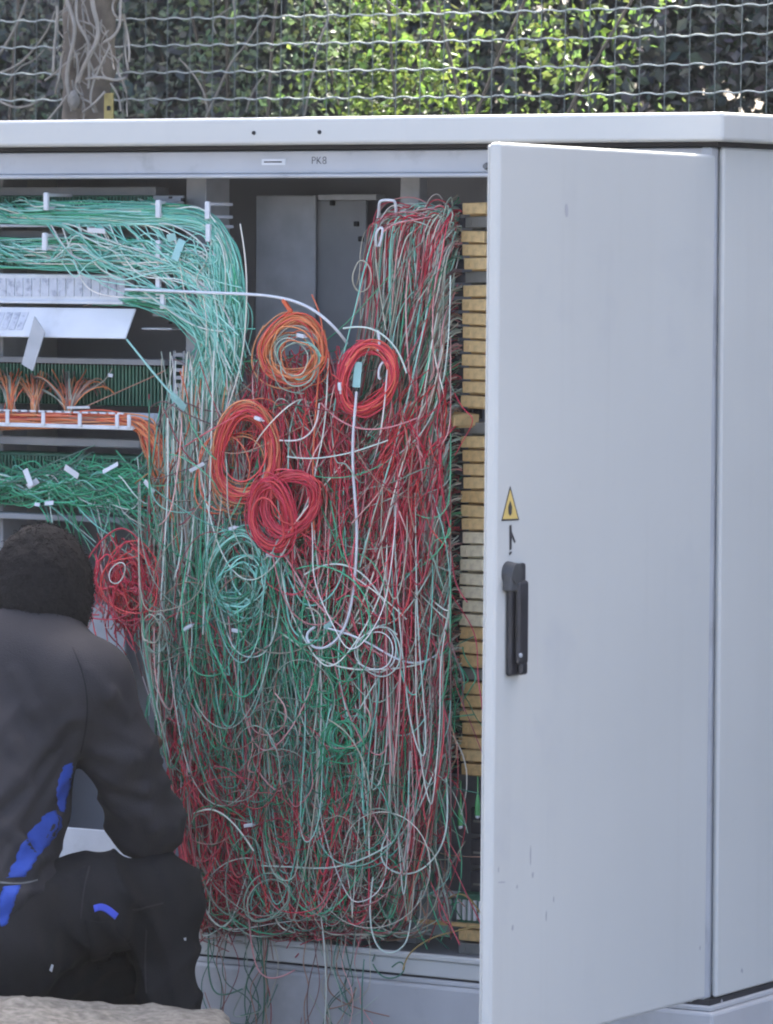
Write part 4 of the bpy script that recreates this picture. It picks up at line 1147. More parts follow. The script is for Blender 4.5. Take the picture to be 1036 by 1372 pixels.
for kind_, pts, lab in SINGLE:
    pts = np.array(pts, float)
    tube_thing('jumper_wire', pts.tolist(), random.uniform(.0013, .0018), M_WIRE, lab, 'wire', 'single wires on top of the tangle', M=56, sides=5,
               col=PC[kind_][random.randrange(len(PC[kind_]))])
# ------------------------------------------------------------------ signed-distance modelling for organic shapes
class SDF:
    def __init__(s, lo, hi, h):
        s.h = h
        s.lo = np.asarray(lo, float)
        n = np.ceil((np.asarray(hi, float) - s.lo) / h).astype(int) + 1
        ax = [s.lo[i] + np.arange(n[i]) * h for i in range(3)]
        s.P = np.stack(np.meshgrid(*ax, indexing='ij'), -1).astype(np.float32)
        s.d = np.full(s.P.shape[:3], 9.0, np.float32)

    def smin(s, d, k):
        if k <= 0: s.d = np.minimum(s.d, d); return
        e = np.maximum(k - np.abs(s.d - d), 0) / k
        s.d = np.minimum(s.d, d) - e * e * k * 0.25

    def smax(s, d, k=0.004):
        e = np.maximum(k - np.abs(s.d - d), 0) / k
        s.d = np.maximum(s.d, d) + e * e * k * 0.25

    def cap_d(s, a, b, ra, rb):
        a = np.asarray(a, np.float32); b = np.asarray(b, np.float32)
        ab = b - a
        t = np.clip(((s.P - a) @ ab) / (ab @ ab), 0, 1)
        return np.linalg.norm(s.P - a - t[..., None] * ab, axis=-1) - (ra + (rb - ra) * t)

    def cap(s, a, b, ra, rb=None, k=0.03): s.smin(s.cap_d(a, b, ra, ra if rb is None else rb), k)

    def ell_d(s, c, R, axes=None):
        q = s.P - np.asarray(c, np.float32)
        if axes is not None: q = q @ np.asarray(axes, np.float32).T
        R = np.asarray(R, np.float32)
        k0 = np.linalg.norm(q / R, axis=-1); k1 = np.linalg.norm(q / (R * R), axis=-1)
        return k0 * (k0 - 1) / np.maximum(k1, 1e-6)

    def ell(s, c, R, axes=None, k=0.02): s.smin(s.ell_d(c, R, axes), k)

    def mesh(s, name):
        d = s.d; h = s.h
        ins = d < 0
        n = np.array(d.shape)
        cnt = np.zeros(n - 1, np.int32); acc = np.zeros(tuple(n - 1) + (3,), np.float32)
        offs = [(i, j, k) for i in (0, 1) for j in (0, 1) for k in (0, 1)]
        sl = lambda o: tuple(slice(o[a], n[a] - 1 + o[a]) for a in range(3))
        for o in offs:
            for ax in range(3):
                if o[ax] == 0:
                    o2 = list(o); o2[ax] = 1; o2 = tuple(o2)
                    d0, d1 = d[sl(o)], d[sl(o2)]
                    m = (d0 < 0) != (d1 < 0)
                    t = np.where(m, d0 / np.where(m, d0 - d1, 1), 0)
                    pt = np.zeros(d0.shape + (3,), np.float32)
                    for a in range(3): pt[..., a] = o[a]
                    pt[..., ax] = t
                    acc += pt * m[..., None]; cnt += m
        act = cnt > 0
        idx = np.full(n - 1, -1, np.int64); idx[act] = np.arange(act.sum())
        base = np.argwhere(act)
        V = s.lo + (base + acc[act] / cnt[act][:, None]) * h
        Q = []
        for ax in range(3):
            o1, o2 = [a for a in range(3) if a != ax]
            A = ins.take(np.arange(n[ax] - 1), ax); B = ins.take(np.arange(1, n[ax]), ax)
            e = np.argwhere(A != B)
            e = e[(e[:, o1] > 0) & (e[:, o2] > 0) & (e[:, o1] < n[o1] - 1) & (e[:, o2] < n[o2] - 1)]
            def id_(da, db):
                q = e.copy(); q[:, o1] += da; q[:, o2] += db
                return idx[q[:, 0], q[:, 1], q[:, 2]]
            quad = np.stack([id_(-1, -1), id_(0, -1), id_(0, 0), id_(-1, 0)], 1)
            flip = A[e[:, 0], e[:, 1], e[:, 2]] if True else None
            if ax == 1: flip = ~flip
            quad[~flip] = quad[~flip][:, ::-1]
            Q.append(quad)
        return np_mesh(name, V, np.concatenate(Q))


def dp(px, py, dep): return deep(np.float64(px), np.float64(py), np.float64(dep))


def wav(P, f, seed, n=5):
    r = np.random.default_rng(seed)
    o = np.zeros(P.shape[:-1], np.float32)
    for i in range(n):
        v = r.normal(0, 1, 3); v /= np.linalg.norm(v)
        o += np.sin(P @ (v * f * r.uniform(.6, 1.6)).astype(np.float32) + np.float32(r.uniform(0, 6.28)))
    return o / n

AXV = np.array([Rh, Fh, Zu])          # lateral, away, up: frame used for the head

person = thing('person', 'person seen from behind crouching in dark work clothes with blue side stripes', 'person', tuple(dp(100, 1400, 8.72) * [1, 1, 0]))
# jacket
neck = dp(44, 872, 8.78)
shL, shR = dp(-92, 918, 8.88), dp(118, 916, 8.67)
elb = dp(197, 1104, 8.79)
lo = np.minimum.reduce([dp(-210, 1330, 8.3), dp(-210, 780, 8.3), dp(300, 1330, 9.2), dp(300, 800, 9.2), dp(-210, 900, 9.2)]) - .02
hi = np.maximum.reduce([dp(-210, 800, 9.2), dp(300, 780, 9.2), dp(300, 780, 8.3), dp(-210, 780, 8.3)]) + .02
S = SDF(lo, hi, 0.0065)
S.cap(dp(22, 930, 8.78), dp(-20, 1060, 8.72), .135, .140, 0)
S.cap(dp(-60, 960, 8.82), dp(-62, 1080, 8.74), .12, .13, .06)
S.cap(dp(-20, 1060, 8.72), dp(-38, 1215, 8.62), .142, .148, .06)
S.cap(dp(-80, 1080, 8.76), dp(-90, 1215, 8.66), .13, .14, .06)
S.cap(neck, shL, .070, .078, .09)
S.cap(neck, shR, .070, .074, .08)
S.cap(shR, dp(160, 1005, 8.71), .072, .061, .05)
S.cap(dp(160, 1005, 8.71), elb, .061, .062, .03)
S.cap(elb, dp(178, 1020, 8.99), .058, .044, .03)
S.cap(shL, dp(-150, 1090, 8.95), .075, .062, .05)
S.cap(dp(-150, 1090, 8.95), dp(-60, 1040, 9.15), .060, .045, .03)
# collar
for k in range(9):
    a0, a1 = k * 2 * math.pi / 9, (k + 1) * 2 * math.pi / 9
    c0 = dp(48, 856, 8.80)
    f = lambda a: c0 + Rh * .074 * math.cos(a) + Fh * .068 * math.sin(a) + Zu * (-.016 * math.cos(a) + .012 * math.sin(a))
    S.cap(f(a0), f(a1), .017, .017, .022)
# cloth folds: soft long waves stretched along the limbs, stronger at elbow and waist
P = S.P
near = np.abs(S.d) < .05
Pn = P[near]
q = Pn.copy(); q[..., 2] *= .45
fold = wav(q, 75, 3) * .7 + wav(Pn, 36, 5) * .7
amp = np.clip((1.02 - Pn[..., 2]) / .5, .3, 1) * .008
S.d[near] += (fold * amp).astype(np.float32)


def creases(Sd, v, per, amp, mask, seed, warp=1.6, sharp=1.6):
    """sharp-edged cloth folds: ridges across direction v, wandering with a slow wave"""
    v = norm(np.asarray(v, float))
    nr = np.abs(Sd.d) < .04
    if not np.isscalar(mask): nr &= mask > .01; mask = mask[nr]
    Q = Sd.P[nr]
    ph = (Q @ (v * math.pi / per).astype(np.float32)) + warp * wav(Q, 16, seed)
    rid = (1 - np.abs(np.sin(ph))) ** sharp
    brk = np.clip(.5 + 1.3 * wav(Q, 22, seed + 1), 0, 1)
    Sd.d[nr] -= (amp * rid * brk * mask).astype(np.float32)


armd = np.minimum(S.cap_d(shR, dp(160, 1005, 8.71), .07, .06), S.cap_d(dp(160, 1005, 8.71), elb, .06, .06))
am = np.clip(1 - np.maximum(armd, 0) / .03, 0, 1)
zz_ = P[..., 2]
low = np.clip((dp(0, 900, 8.7)[2] - zz_) / .12, 0, 1)
creases(S, Zu * .9 + Rh * .45, .046, .010, am * low, 41)
creases(S, Zu * .5 - Rh * .75, .060, .008, am * low, 44)
creases(S, Rh * .85 - Zu * .55, .062, .011, (1 - am) * low, 47)
creases(S, Zu * .95 + Rh * .2, .055, .011, (1 - am) * np.clip((dp(0, 1080, 8.7)[2] - zz_) / .1, 0, 1), 50)
for (a, b, r) in [((150, 985), (235, 1040), .008), ((140, 1040), (240, 1075), .009), ((150, 1070), (235, 1110), .010), ((110, 985), (60, 1080), .010), ((95, 960), (40, 1010), .010), ((60, 1000), (-20, 1090), .010), ((45, 1060), (-30, 1160), .010), ((100, 930), (115, 985), .009), ((70, 1170), (-40, 1240), .012), ((120, 900), (170, 960), .008), ((20, 900), (70, 1000), .009), ((-10, 950), (40, 1050), .009), ((130, 1010), (215, 1020), .008), ((165, 1090), (240, 1125), .010), ((0, 1110), (50, 1150), .009), ((10, 1180), (60, 1150), .009)]:
    for (pt, dd) in ((a, 0), (b, 0)): pass
    # ridge that lies on the surface: found by marching from the camera
    def hit(px, py):
        dep = np.arange(8.3, 9.2, .006)
        pts = CAM + ray(px, py)[None] * dep[:, None]
        ii = np.clip(((pts - S.lo) / S.h).round().astype(int), 0, np.array(S.d.shape) - 1)
        v = S.d[ii[:, 0], ii[:, 1], ii[:, 2]]
        k = np.argmax(v < 0)
        return pts[k] if v[k] < 0 else None
    p0, p1 = hit(*a), hit(*b)
    if p0 is not None and p1 is not None:
        mid = hit((a[0] + b[0]) / 2 + 3, (a[1] + b[1]) / 2)
        if mid is not None:
            S.cap(p0, mid, r * .7, r * 1.4, .014); S.cap(mid, p1, r * 1.4, r * .6, .014)
# hem cut
hem = (P - dp(-30, 1262, 8.6).astype(np.float32)) @ (-(Zu * .96 + Rh * .05 + Fh * .22)).astype(np.float32)
S.smax(hem - .0, .01)
# head clearance inside the collar
S.smax(-S.cap_d(dp(46, 885, 8.80), dp(54, 806, 8.83), .052, .06), .012)
jack_me = S.mesh('jacket')
jacket = mesh_obj('jacket', jack_me, M_JACK, person)

# trousers
lo = np.minimum.reduce([dp(-190, 1450, 8.3), dp(310, 1450, 8.3), dp(-190, 1450, 9.25), dp(310, 1450, 9.25)]) - .02
hi = np.maximum.reduce([dp(-190, 1110, 9.25), dp(310, 1110, 9.25), dp(310, 1110, 8.3), dp(-190, 1110, 8.3)]) + .02
lo[2] = .05
S2 = SDF(lo, hi, 0.007)
S2.cap(dp(-30, 1250, 8.62), dp(-90, 1250, 8.68), .145, .14, 0)
S2.cap(dp(-20, 1270, 8.60), dp(-80, 1272, 8.66), .135, .13, .04)
S2.cap(dp(25, 1218, 8.62), dp(120, 1212, 8.70), .088, .086, .05)
S2.cap(dp(120, 1212, 8.70), dp(214, 1206, 8.80), .086, .077, .03)
S2.cap(dp(214, 1212, 8.80), dp(226, 1320, 8.79), .072, .056, .04)
S2.cap(dp(226, 1320, 8.79), dp(226, 1425, 8.77), .056, .060, .02)
S2.cap(dp(-20, 1275, 8.68), dp(150, 1300, 8.93), .10, .078, .05)
S2.cap(dp(150, 1310, 8.93), dp(120, 1400, 8.90), .07, .058, .04)
S2.cap(dp(120, 1400, 8.90), dp(118, 1430, 8.88), .058, .058, .02)
near = np.abs(S2.d) < .05
q = S2.P[near].copy(); q[..., 0] *= .6
S2.d[near] += ((wav(q, 58, 13) * .6 + wav(S2.P[near], 30, 15) * .6) * .012).astype(np.float32)
creases(S2, Rh * .9 + Zu * .4, .055, .012, 1.0, 61)
creases(S2, Zu * .8 - Rh * .5, .06, .010, 1.0, 64)
S2.smax((.095 - S2.P[..., 2]), .008)
trou_me = S2.mesh('trousers')
trousers = mesh_obj('trousers', trou_me, M_TROU, person)

# body: head, neck, hands in one surface
Hc = dp(56, 802, 8.83)
lo = np.minimum.reduce([dp(-160, 1120, 8.6), dp(260, 1120, 8.6), dp(-160, 1120, 9.25), dp(260, 1120, 9.25)])
hi = np.maximum.reduce([dp(-160, 690, 9.25), dp(260, 690, 9.25), dp(260, 690, 8.6), dp(-160, 690, 8.6)])
S3 = SDF(lo, hi, 0.008)
fw = norm(Fh * .93 - Rh * .12 - Zu * .25); rt = norm(np.cross(fw, Zu)); upv = np.cross(rt, fw)
hp = lambda r, f, u: Hc + rt * r + fw * f + upv * u
HA = np.array([rt, fw, upv])
S3.ell(Hc + upv * .012, (.078, .098, .105), HA, 0)
S3.ell(hp(0, .035, -.045), (.060, .068, .075), HA, .03)
S3.ell(hp(0, .062, -.092), (.036, .034, .030), HA, .03)
S3.cap(hp(0, .104, -.004), hp(0, .118, -.036), .008, .014, .012)
S3.cap(hp(-.022, .098, -.066), hp(.022, .098, -.066), .008, .008, .008)
for sgn in (-1, 1):
    S3.smax(-S3.ell_d(hp(sgn * .033, .108, .004), (.018, .014, .011), HA), .012)
    S3.ell(hp(sgn * .033, .092, .004), (.012, .012, .012), HA, .004)
    S3.ell(hp(sgn * .080, -.004, -.014), (.010, .020, .032), HA, .010)
S3.cap(hp(0, -.02, -.07), dp(44, 896, 8.79), .054, .062, .03)
# hands reaching into the wires
def hand(wrist, elbow, side):
    d = norm(wrist - elbow); n_ = norm(np.cross(d, Zu)) * side; up_ = np.cross(n_, d) * side
    S3.cap(elbow + (wrist - elbow) * .4, wrist, .034, .027, .02)
    pc = wrist + d * .05
    S3.cap(wrist, pc + d * .02, .026, .030, .02)
    S3.cap(wrist + d * .02 + n_ * .02, pc + d * .025 + n_ * .024, .015, .014, .015)
    S3.cap(wrist + d * .02 - n_ * .02, pc + d * .025 - n_ * .024, .015, .014, .015)
    for k, (o_, L_) in enumerate(((.030, .062), (.010, .072), (-.010, .068), (-.029, .054))):
        b0 = pc + d * .03 + n_ * o_
        b1 = b0 + d * L_ * .5 - Zu * .008
        b2 = b1 + d * L_ * .38 - Zu * .022
        S3.cap(b0, b1, .0098, .009, .006); S3.cap(b1, b2, .009, .0078, .004)
    t0 = wrist + d * .022 + n_ * .032
    t1 = t0 + d * .034 + n_ * .026 - Zu * .008
    S3.cap(t0, t1, .0115, .0105, .008); S3.cap(t1, t1 + d * .028 + n_ * .002 - Zu * .008, .0105, .009, .004)
hand(dp(176, 1012, 8.99), elb, 1)
hand(dp(-52, 1036, 9.17), dp(-150, 1090, 8.95), -1)
body = mesh_obj('body', S3.mesh('body'), M_SKIN, person)

# hair: tight curls over the skull
lo, hi = Hc - .17, Hc + .17
S4 = SDF(lo, hi, 0.005)
S4.ell(hp(0, -.008, .022), (.094, .112, .116), HA, 0)
S4.ell(hp(0, -.045, -.035), (.076, .066, .078), HA, .04)
S4.smax(-S4.ell_d(hp(0, .125, -.045), (.085, .085, .10), HA), .012)
S4.smax((S4.P - hp(0, -.05, -.105).astype(np.float32)) @ (-(upv * .9 + fw * .42)).astype(np.float32), .02)
near = np.abs(S4.d) < .03
Q = S4.P[near]
S4.d[near] += (wav(Q, 320, 21, 9) * .0042 + wav(Q, 120, 22, 6) * .004).astype(np.float32)
hair = mesh_obj('hair', S4.mesh('hair'), M_HAIR, person)
# short fuzz standing off the hair outline
hv = np.empty(len(hair.data.vertices) * 3, np.float32); hair.data.vertices.foreach_get('co', hv); hv = hv.reshape(-1, 3)
sel = hv[rng.integers(0, len(hv), 1600)]
nrm = norm(sel - Hc)
tq = norm(np.cross(nrm, rng.normal(0, 1, sel.shape)))
L_ = U(.002, .006, len(sel))[:, None]
ctrl = np.stack([sel - nrm * .002, sel + nrm * L_ * .6 + tq * .002, sel + nrm * L_ + tq * .006, sel + nrm * L_ * .7 + tq * .009], 1)
mesh_obj('curls', tubes('curls', bspline(ctrl, 6), .0007, (.016, .015, .016), 3), M_HAIR, hair)

# shoes
for (px, dep_) in ((226, 8.77), (118, 8.88)):
    p = dp(px, 1430, dep_); p[2] = 0
    bm = bmesh.new()
    dir_ = math.atan2(.94, .34)
    Ms = Matrix.Translation(p) @ Matrix.Rotation(dir_, 4, 'Z')
    add_box(bm, -.09, .19, -.048, .048, 0.0, .028, .01, 2, Ms)
    vs_ = add_box(bm, -.085, .18, -.045, .045, .0285, .10, .03, 3)
    for v in vs_:
        if v.co.x > .05: v.co.z = .0285 + (v.co.z - .0285) * (1 - .55 * min(1, (v.co.x - .05) / .13))
    bmesh.ops.transform(bm, verts=vs_, matrix=Ms)
    bm_obj('shoe', bm, M_SHOE, person, True)


def bvh(me):
    n = len(me.vertices); v = np.empty(n * 3, np.float32); me.vertices.foreach_get('co', v)
    m = len(me.polygons); f = np.empty(m * 4, np.int32); me.loops.foreach_get('vertex_index', f)
    return BVHTree.FromPolygons(v.reshape(-1, 3).tolist(), f.reshape(-1, 4).tolist())


def panel_on(name, tree, rows, m, parent, off=.002, sub=8, ragged=0):
    """cloth panel sewn on a garment: rows of (left, right) outline points dropped onto its surface"""
    bm = bmesh.new()
    rg = np.random.default_rng(len(rows))
    L = bspline(np.array([[(*r[0], 0) for r in rows]], float), len(rows) * sub)[0]
    Rr_ = bspline(np.array([[(*r[1], 0) for r in rows]], float), len(rows) * sub)[0]
    if ragged:
        u_ = np.linspace(0, 1, len(L))
        L[:, 0] += ragged * (np.sin(u_ * 31) + np.sin(u_ * 57 + 1)) * .6 + rg.normal(0, ragged * .12, len(L)); Rr_[:, 0] += ragged * (np.sin(u_ * 24 + 2) + np.sin(u_ * 66)) * .6
    prev = None
    for l, r in zip(L, Rr_):
        line = []
        for u in np.linspace(0, 1, 6):
            q = l * (1 - u) + r * u
            d = Vector(ray(q[0], q[1]).tolist()).normalized()
            hit = tree.ray_cast(Vector(CAM.tolist()), d)
            line.append(bm.verts.new(hit[0] + hit[1] * off if hit[1].dot(d) < 0 else hit[0] - hit[1] * off) if hit[0] is not None else None)
        if prev:
            for i in range(5):
                q = [prev[i], prev[i + 1], line[i + 1], line[i]]
                if all(q) and max((a.co - b.co).length for a in q for b in q) < .05: bm.faces.new(q)
        prev = line
    o = bm_obj(name, bm, m, parent, True)
    sol = o.modifiers.new('cloth', 'SOLIDIFY'); sol.thickness = .0015; sol.offset = 0
    return o
jt, tt2 = bvh(jack_me), bvh(trou_me)
M_SKIN2 = mat('beige_patch_cloth', (0.20, 0.15, 0.12), .85)
panel_on('side_stripe', jt, [((86, 1026), (97, 1022)), ((80, 1040), (97, 1036)), ((76, 1056), (94, 1054)), ((76, 1072), (88, 1074)), ((80, 1086), (86, 1088))], M_BLUE, jacket, .0004, 8, 1.0)
panel_on('side_stripe', jt, [((62, 1090), (74, 1086)), ((52, 1102), (84, 1100)), ((40, 1114), (80, 1118)), ((30, 1130), (62, 1132)), ((22, 1148), (54, 1146)), ((15, 1164), (42, 1160)), ((10, 1176), (34, 1174))], M_BLUE, jacket, .0004, 8, 2.0)
panel_on('side_stripe', jt, [((5, 1188), (28, 1186)), ((-1, 1204), (21, 1204)), ((-3, 1222), (15, 1222)), ((1, 1242), (8, 1240))], M_BLUE, jacket, .0004, 8, 1.0)
panel_on('pocket_trim', tt2, [((125, 1213), (127, 1222)), ((135, 1210), (134, 1219)), ((146, 1214), (142, 1223)), ((158, 1224), (153, 1232))], M_BLUED, trousers)
panel_on('hem_piping', jt, [((0, 1181), (0, 1184)), ((24, 1184), (24, 1186)), ((40, 1181), (40, 1183)), ((50, 1178), (50, 1180))], M_GREYP, jacket, .0008)
def seam(tree, parent, pts, w=1.0, m=M_TROU):
    panel_on('seam', tree, [((x - w, y), (x + w, y + w)) for x, y in pts], m, parent, .0006, 6)
seam(jt, jacket, [(98, 868), (112, 900), (119, 940), (114, 985), (108, 1008)])
seam(tt2, trousers, [(120, 1160), (112, 1190), (108, 1230)], 1.0, M_JACK)
seam(tt2, trousers, [(196, 1245), (194, 1290), (196, 1330)], 1.0, M_JACK)
panel_on('pocket_patch', tt2, [((131, 1248), (138, 1245)), ((132, 1256), (142, 1254)), ((135, 1265), (143, 1263))], M_SKIN2, trousers, .001, 6)
panel_on('thread_mark', tt2, [((66, 1300), (69, 1302)), ((69, 1292), (71, 1293))], M_WHITEP, trousers, .001, 6)
panel_on('thread_mark', tt2, [((246, 1257), (249, 1256)), ((247, 1260), (249, 1260))], M_RAIL, trousers, .001, 6)
panel_on('thigh_seam', tt2, [((176, 1218), (176, 1220)), ((195, 1215), (195, 1217)), ((218, 1209), (218, 1211))], M_JACK, trousers)
panel_on('pocket_flap', tt2, [((112, 1232), (150, 1236)), ((116, 1258), (158, 1256)), ((122, 1282), (176, 1262)), ((130, 1300), (186, 1300))], M_TROU, trousers, .004)

# ------------------------------------------------------------------ kerb stone in the foreground
lo = dp(-420, 1420, 7.9); hi = dp(360, 1310, 8.6)
cx = dp(90, 1345, 8.28)
corners = np.array([cx + Rh * a + Fh * b for a in (-.9, .38) for b in (-.3, .22)])
S5 = SDF([corners[:, 0].min(), corners[:, 1].min(), -.06], [corners[:, 0].max(), corners[:, 1].max(), .42], .011)
rel = S5.P - np.array([cx[0], cx[1], 0], np.float32)
a_ = rel @ Rh.astype(np.float32); b_ = rel @ Fh.astype(np.float32); z_ = S5.P[..., 2]
topz = dp(110, 1352, 8.28)[2]
hx, hy, hz = .56, .165, topz / 2 + .02
rr_ = .045
qx = np.abs(a_ + .265) - hx + rr_; qy = np.abs(b_) - hy + rr_; qz = np.abs(z_ - (topz / 2 - .02)) - hz + rr_
S5.d = (np.sqrt(np.maximum(qx, 0) ** 2 + np.maximum(qy, 0) ** 2 + np.maximum(qz, 0) ** 2) + np.minimum(np.maximum(qx, np.maximum(qy, qz)), 0) - rr_).astype(np.float32)
S5.d += np.clip((a_ - .0) * .07, 0, .03) * np.clip(z_ / topz, 0, 1)
near = np.abs(S5.d) < .05
Q = S5.P[near]
S5.d[near] += (wav(Q, 14, 31) * .016 + wav(Q, 60, 32) * .009 + wav(Q, 170, 33, 8) * .006).astype(np.float32)
st_ = mesh_obj('stone_block', S5.mesh('stone_block'), M_STONE)
tag(st_, 'rough beige grey stone block in the foreground in front of the crouching person', 'stone')

# ------------------------------------------------------------------ wire mesh fence behind the cabinet
FY = 0.80
fx0, fx1, FP = -3.9, 2.2, 0.057
zf = at(760, 49, FY)[2]
fence = thing('mesh_fence', 'pale wire mesh fence with crimped strands running behind the cabinet', 'fence', (0, FY, 0))
nseg = int((fx1 - fx0) / FP) * 4
xs = np.linspace(fx0, fx1, nseg)
hz_ = 0.0024 * np.sin((xs - fx0) / FP * 2 * math.pi) + 0.004 * np.sin(xs * 1.7)
hp_ = np.stack([xs, np.full(nseg, 0.0), hz_], -1)[None]
hme = tubes('fence_strand', hp_, [.0019], [(.4, .4, .4)], 5)
hme.materials.append(M_FENCE)
zt_ = 2.36
nv = 42
zz = zf - 36 * FP
for k in range(nv):
    o = bpy.data.objects.new('horizontal_strand', hme); o.location = (0, FY + .0026, zz + k * FP); put(o, None); o.parent = fence; o.matrix_parent_inverse = Matrix.Translation((0, -FY, 0))
zs = np.linspace(0, zt_, 40)
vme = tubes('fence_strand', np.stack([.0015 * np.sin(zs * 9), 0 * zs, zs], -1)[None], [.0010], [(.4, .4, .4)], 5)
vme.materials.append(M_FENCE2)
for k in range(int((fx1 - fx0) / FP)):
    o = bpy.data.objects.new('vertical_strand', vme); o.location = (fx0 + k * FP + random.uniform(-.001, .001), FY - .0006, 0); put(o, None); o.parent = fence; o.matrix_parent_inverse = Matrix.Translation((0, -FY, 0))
for x in (-3.9, -2.95, 1.1, 2.2):
    bm = bmesh.new()
    bmesh.ops.create_cone(bm, cap_ends=True, segments=14, radius1=.024, radius2=.024, depth=2.42, matrix=Matrix.Translation((x, FY + .035, 1.21)))
    bm_obj('fence_post', bm, M_FENCE, fence)

# ------------------------------------------------------------------ vegetation
def leaves(name, pts, size, cols, up=0.35):
    n = len(pts)
    d = norm(rng.normal(0, 1, (n, 3)) + np.array([0, -.2, -up]))
    s_ = norm(np.cross(d, rng.normal(0, 1, (n, 3))))
    nn = np.cross(d, s_)
    L = (size * U(.6, 1.35, n))[:, None]
    w = L * .30
    b = pts
    v = np.stack([b, b + d * L * .45 + s_ * w + nn * L * .06, b + d * L, b + d * L * .45 - s_ * w + nn * L * .06, b + d * L * .5 - nn * L * .03], 1)
    i = np.arange(n)[:, None] * 5
    f = np.concatenate([i + [0, 1, 4], i + [1, 2, 4], i + [2, 3, 4], i + [3, 0, 4]], 0)
    me = np_mesh(name, v.reshape(-1, 3), f, np.repeat(cols, 5, 0), False)
    return me


def blob_pts(n, centres, radii, shell=.5):
    k = rng.integers(0, len(centres), n)
    d = norm(rng.normal(0, 1, (n, 3)))
    r = (shell + (1 - shell) * U(0, 1, n))[:, None]
    return centres[k] + d * r * radii[k][:, None]


def leafcol(n, base, jit=.25):
    base = np.array(base, float)
    return base[None] * (1 + rng.normal(0, jit, (n, 1))).clip(.4, 1.8) * (1 + rng.normal(0, .08, (n, 3)))


gapc = at(640, 80, 1.25)


def gap(pts, r=.48):
    """crowns leave an opening through which the sun reaches the bright shrub"""
    rel = pts - gapc
    t = rel @ SUN_DIR
    dist = np.linalg.norm((rel - t[:, None] * SUN_DIR) * np.array([.75, 1, 1]), axis=1)
    return pts[(t < .5) | (dist > r)]


def branches(name, parent, paths, r0, m, taper=True, M=26, sides=6):
    for p in paths:
        P = bspline(np.array([p], float), M)
        me = tubes(name, P, [r0 if np.isscalar(r0) else r0[0]], [(.3, .3, .3)], sides, np.linspace(1, .35, M) if taper else None)
        mesh_obj(name, me, m, parent)

# back row: three tall trees, crowns added above the view to shade the place
for (x, y, hh, lab) in ((-4.2, 3.0, 6.4, 'tall dark tree added for shade at the left behind the fence'), (-1.4, 3.4, 6.8, 'tall dark tree added for shade in the middle behind the fence'), (1.6, 3.1, 6.4, 'tall dark tree added for shade at the right behind the fence')):
    t = thing('shade_tree', lab, 'tree', (x, y, 0), 'added shade trees')
    branches('trunk', t, [[(x, y, 0), (x + .05, y, 1.2), (x - .05, y + .05, 2.6), (x, y, 4.2), (x + .1, y, hh - 1)]], .11, M_BARK, M=30, sides=9)
    for k in range(5):
        a = random.uniform(0, 6.28)
        branches('limb', t, [[(x, y, 2.4 + .4 * k), (x + .5 * math.cos(a), y + .4 * math.sin(a), 2.8 + .4 * k), (x + 1.1 * math.cos(a), y + .8 * math.sin(a), 3.3 + .45 * k)]], .04, M_BARK, M=14, sides=5)
    cts = np.stack([x + rng.normal(0, 1.0, 46), y + rng.normal(0, .55, 46), U(2.6, hh, 46)], -1)
    pts = gap(blob_pts(5200, cts, U(.35, .8, 46)))
    mesh_obj('crown', leaves('crown', pts, .16, leafcol(len(pts), (.045, .075, .035))), M_LEAF, t)
# hedge mass just behind the fence
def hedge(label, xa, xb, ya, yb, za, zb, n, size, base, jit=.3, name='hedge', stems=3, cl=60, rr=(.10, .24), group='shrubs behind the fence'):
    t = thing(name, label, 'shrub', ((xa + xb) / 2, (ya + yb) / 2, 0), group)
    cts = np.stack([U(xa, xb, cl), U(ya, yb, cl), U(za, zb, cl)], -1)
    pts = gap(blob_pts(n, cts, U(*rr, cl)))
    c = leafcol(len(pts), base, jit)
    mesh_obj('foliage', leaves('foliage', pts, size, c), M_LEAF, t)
    for k in range(stems):
        x, y = random.uniform(xa, xb), random.uniform(ya, yb)
        branches('stem', t, [[(x, y, 0), (x + random.gauss(0, .08), y, zb * .35), (x + random.gauss(0, .15), y + random.gauss(0, .08), zb * .7), (x + random.gauss(0, .25), y, zb)]], .007, M_BARK, M=18, sides=5)
    return t
# closed wood behind the trees
n = 26000
pts = np.stack([U(-9, 7, n), U(4.2, 6.5, n), U(0, 7.5, n) ** 1.0], -1)
pts = gap(pts, .5)
wd = mesh_obj('wood', leaves('wood', pts, .34, leafcol(len(pts), (.09, .10, .095))), M_LEAF)
tag(wd, 'dense dark wood closing the view behind the hedge', 'wood', kind='stuff')
def X_(px, Y): return float(at(px, 80, Y)[0])
for k, (xa, xb) in enumerate(((-5.0, -3.2), (-3.2, -1.9), (-1.9, -.6), (-.6, .6), (.6, 2.2))):
    hedge(['far left', 'left', 'middle', 'right', 'far right'][k] + ' section of the dark evergreen hedge behind everything', xa, xb, 1.9, 2.5, .1, 2.9, [6000, 16000, 34000, 34000, 16000][k], [.07, .05, .034, .034, .055][k], (.11, .12, .11), .22, cl=220, rr=(.15, .34))
hedge('grey green shrub left of the ivy covered trunk', X_(-90, 1.2), X_(90, 1.2), 1.05, 1.5, .5, 2.45, 4200, .021, (.11, .13, .11), .35, cl=70)
hedge('grey green shrub right of the ivy covered trunk', X_(165, 1.2), X_(330, 1.2), 1.05, 1.5, .5, 2.45, 4600, .021, (.11, .14, .10), .35, cl=80)
hedge('mid green shrub in the middle with thin bare twigs', X_(330, 1.2), X_(480, 1.2), 1.05, 1.5, .5, 2.45, 4600, .021, (.09, .13, .07), .4, cl=80)
hedge('bright yellow green shrub catching the sun behind the fence', X_(470, 1.2), X_(640, 1.2), 1.05, 1.35, .6, 2.4, 5200, .021, (.12, .19, .055), .4, cl=110, rr=(.06, .16), name='bright_shrub')
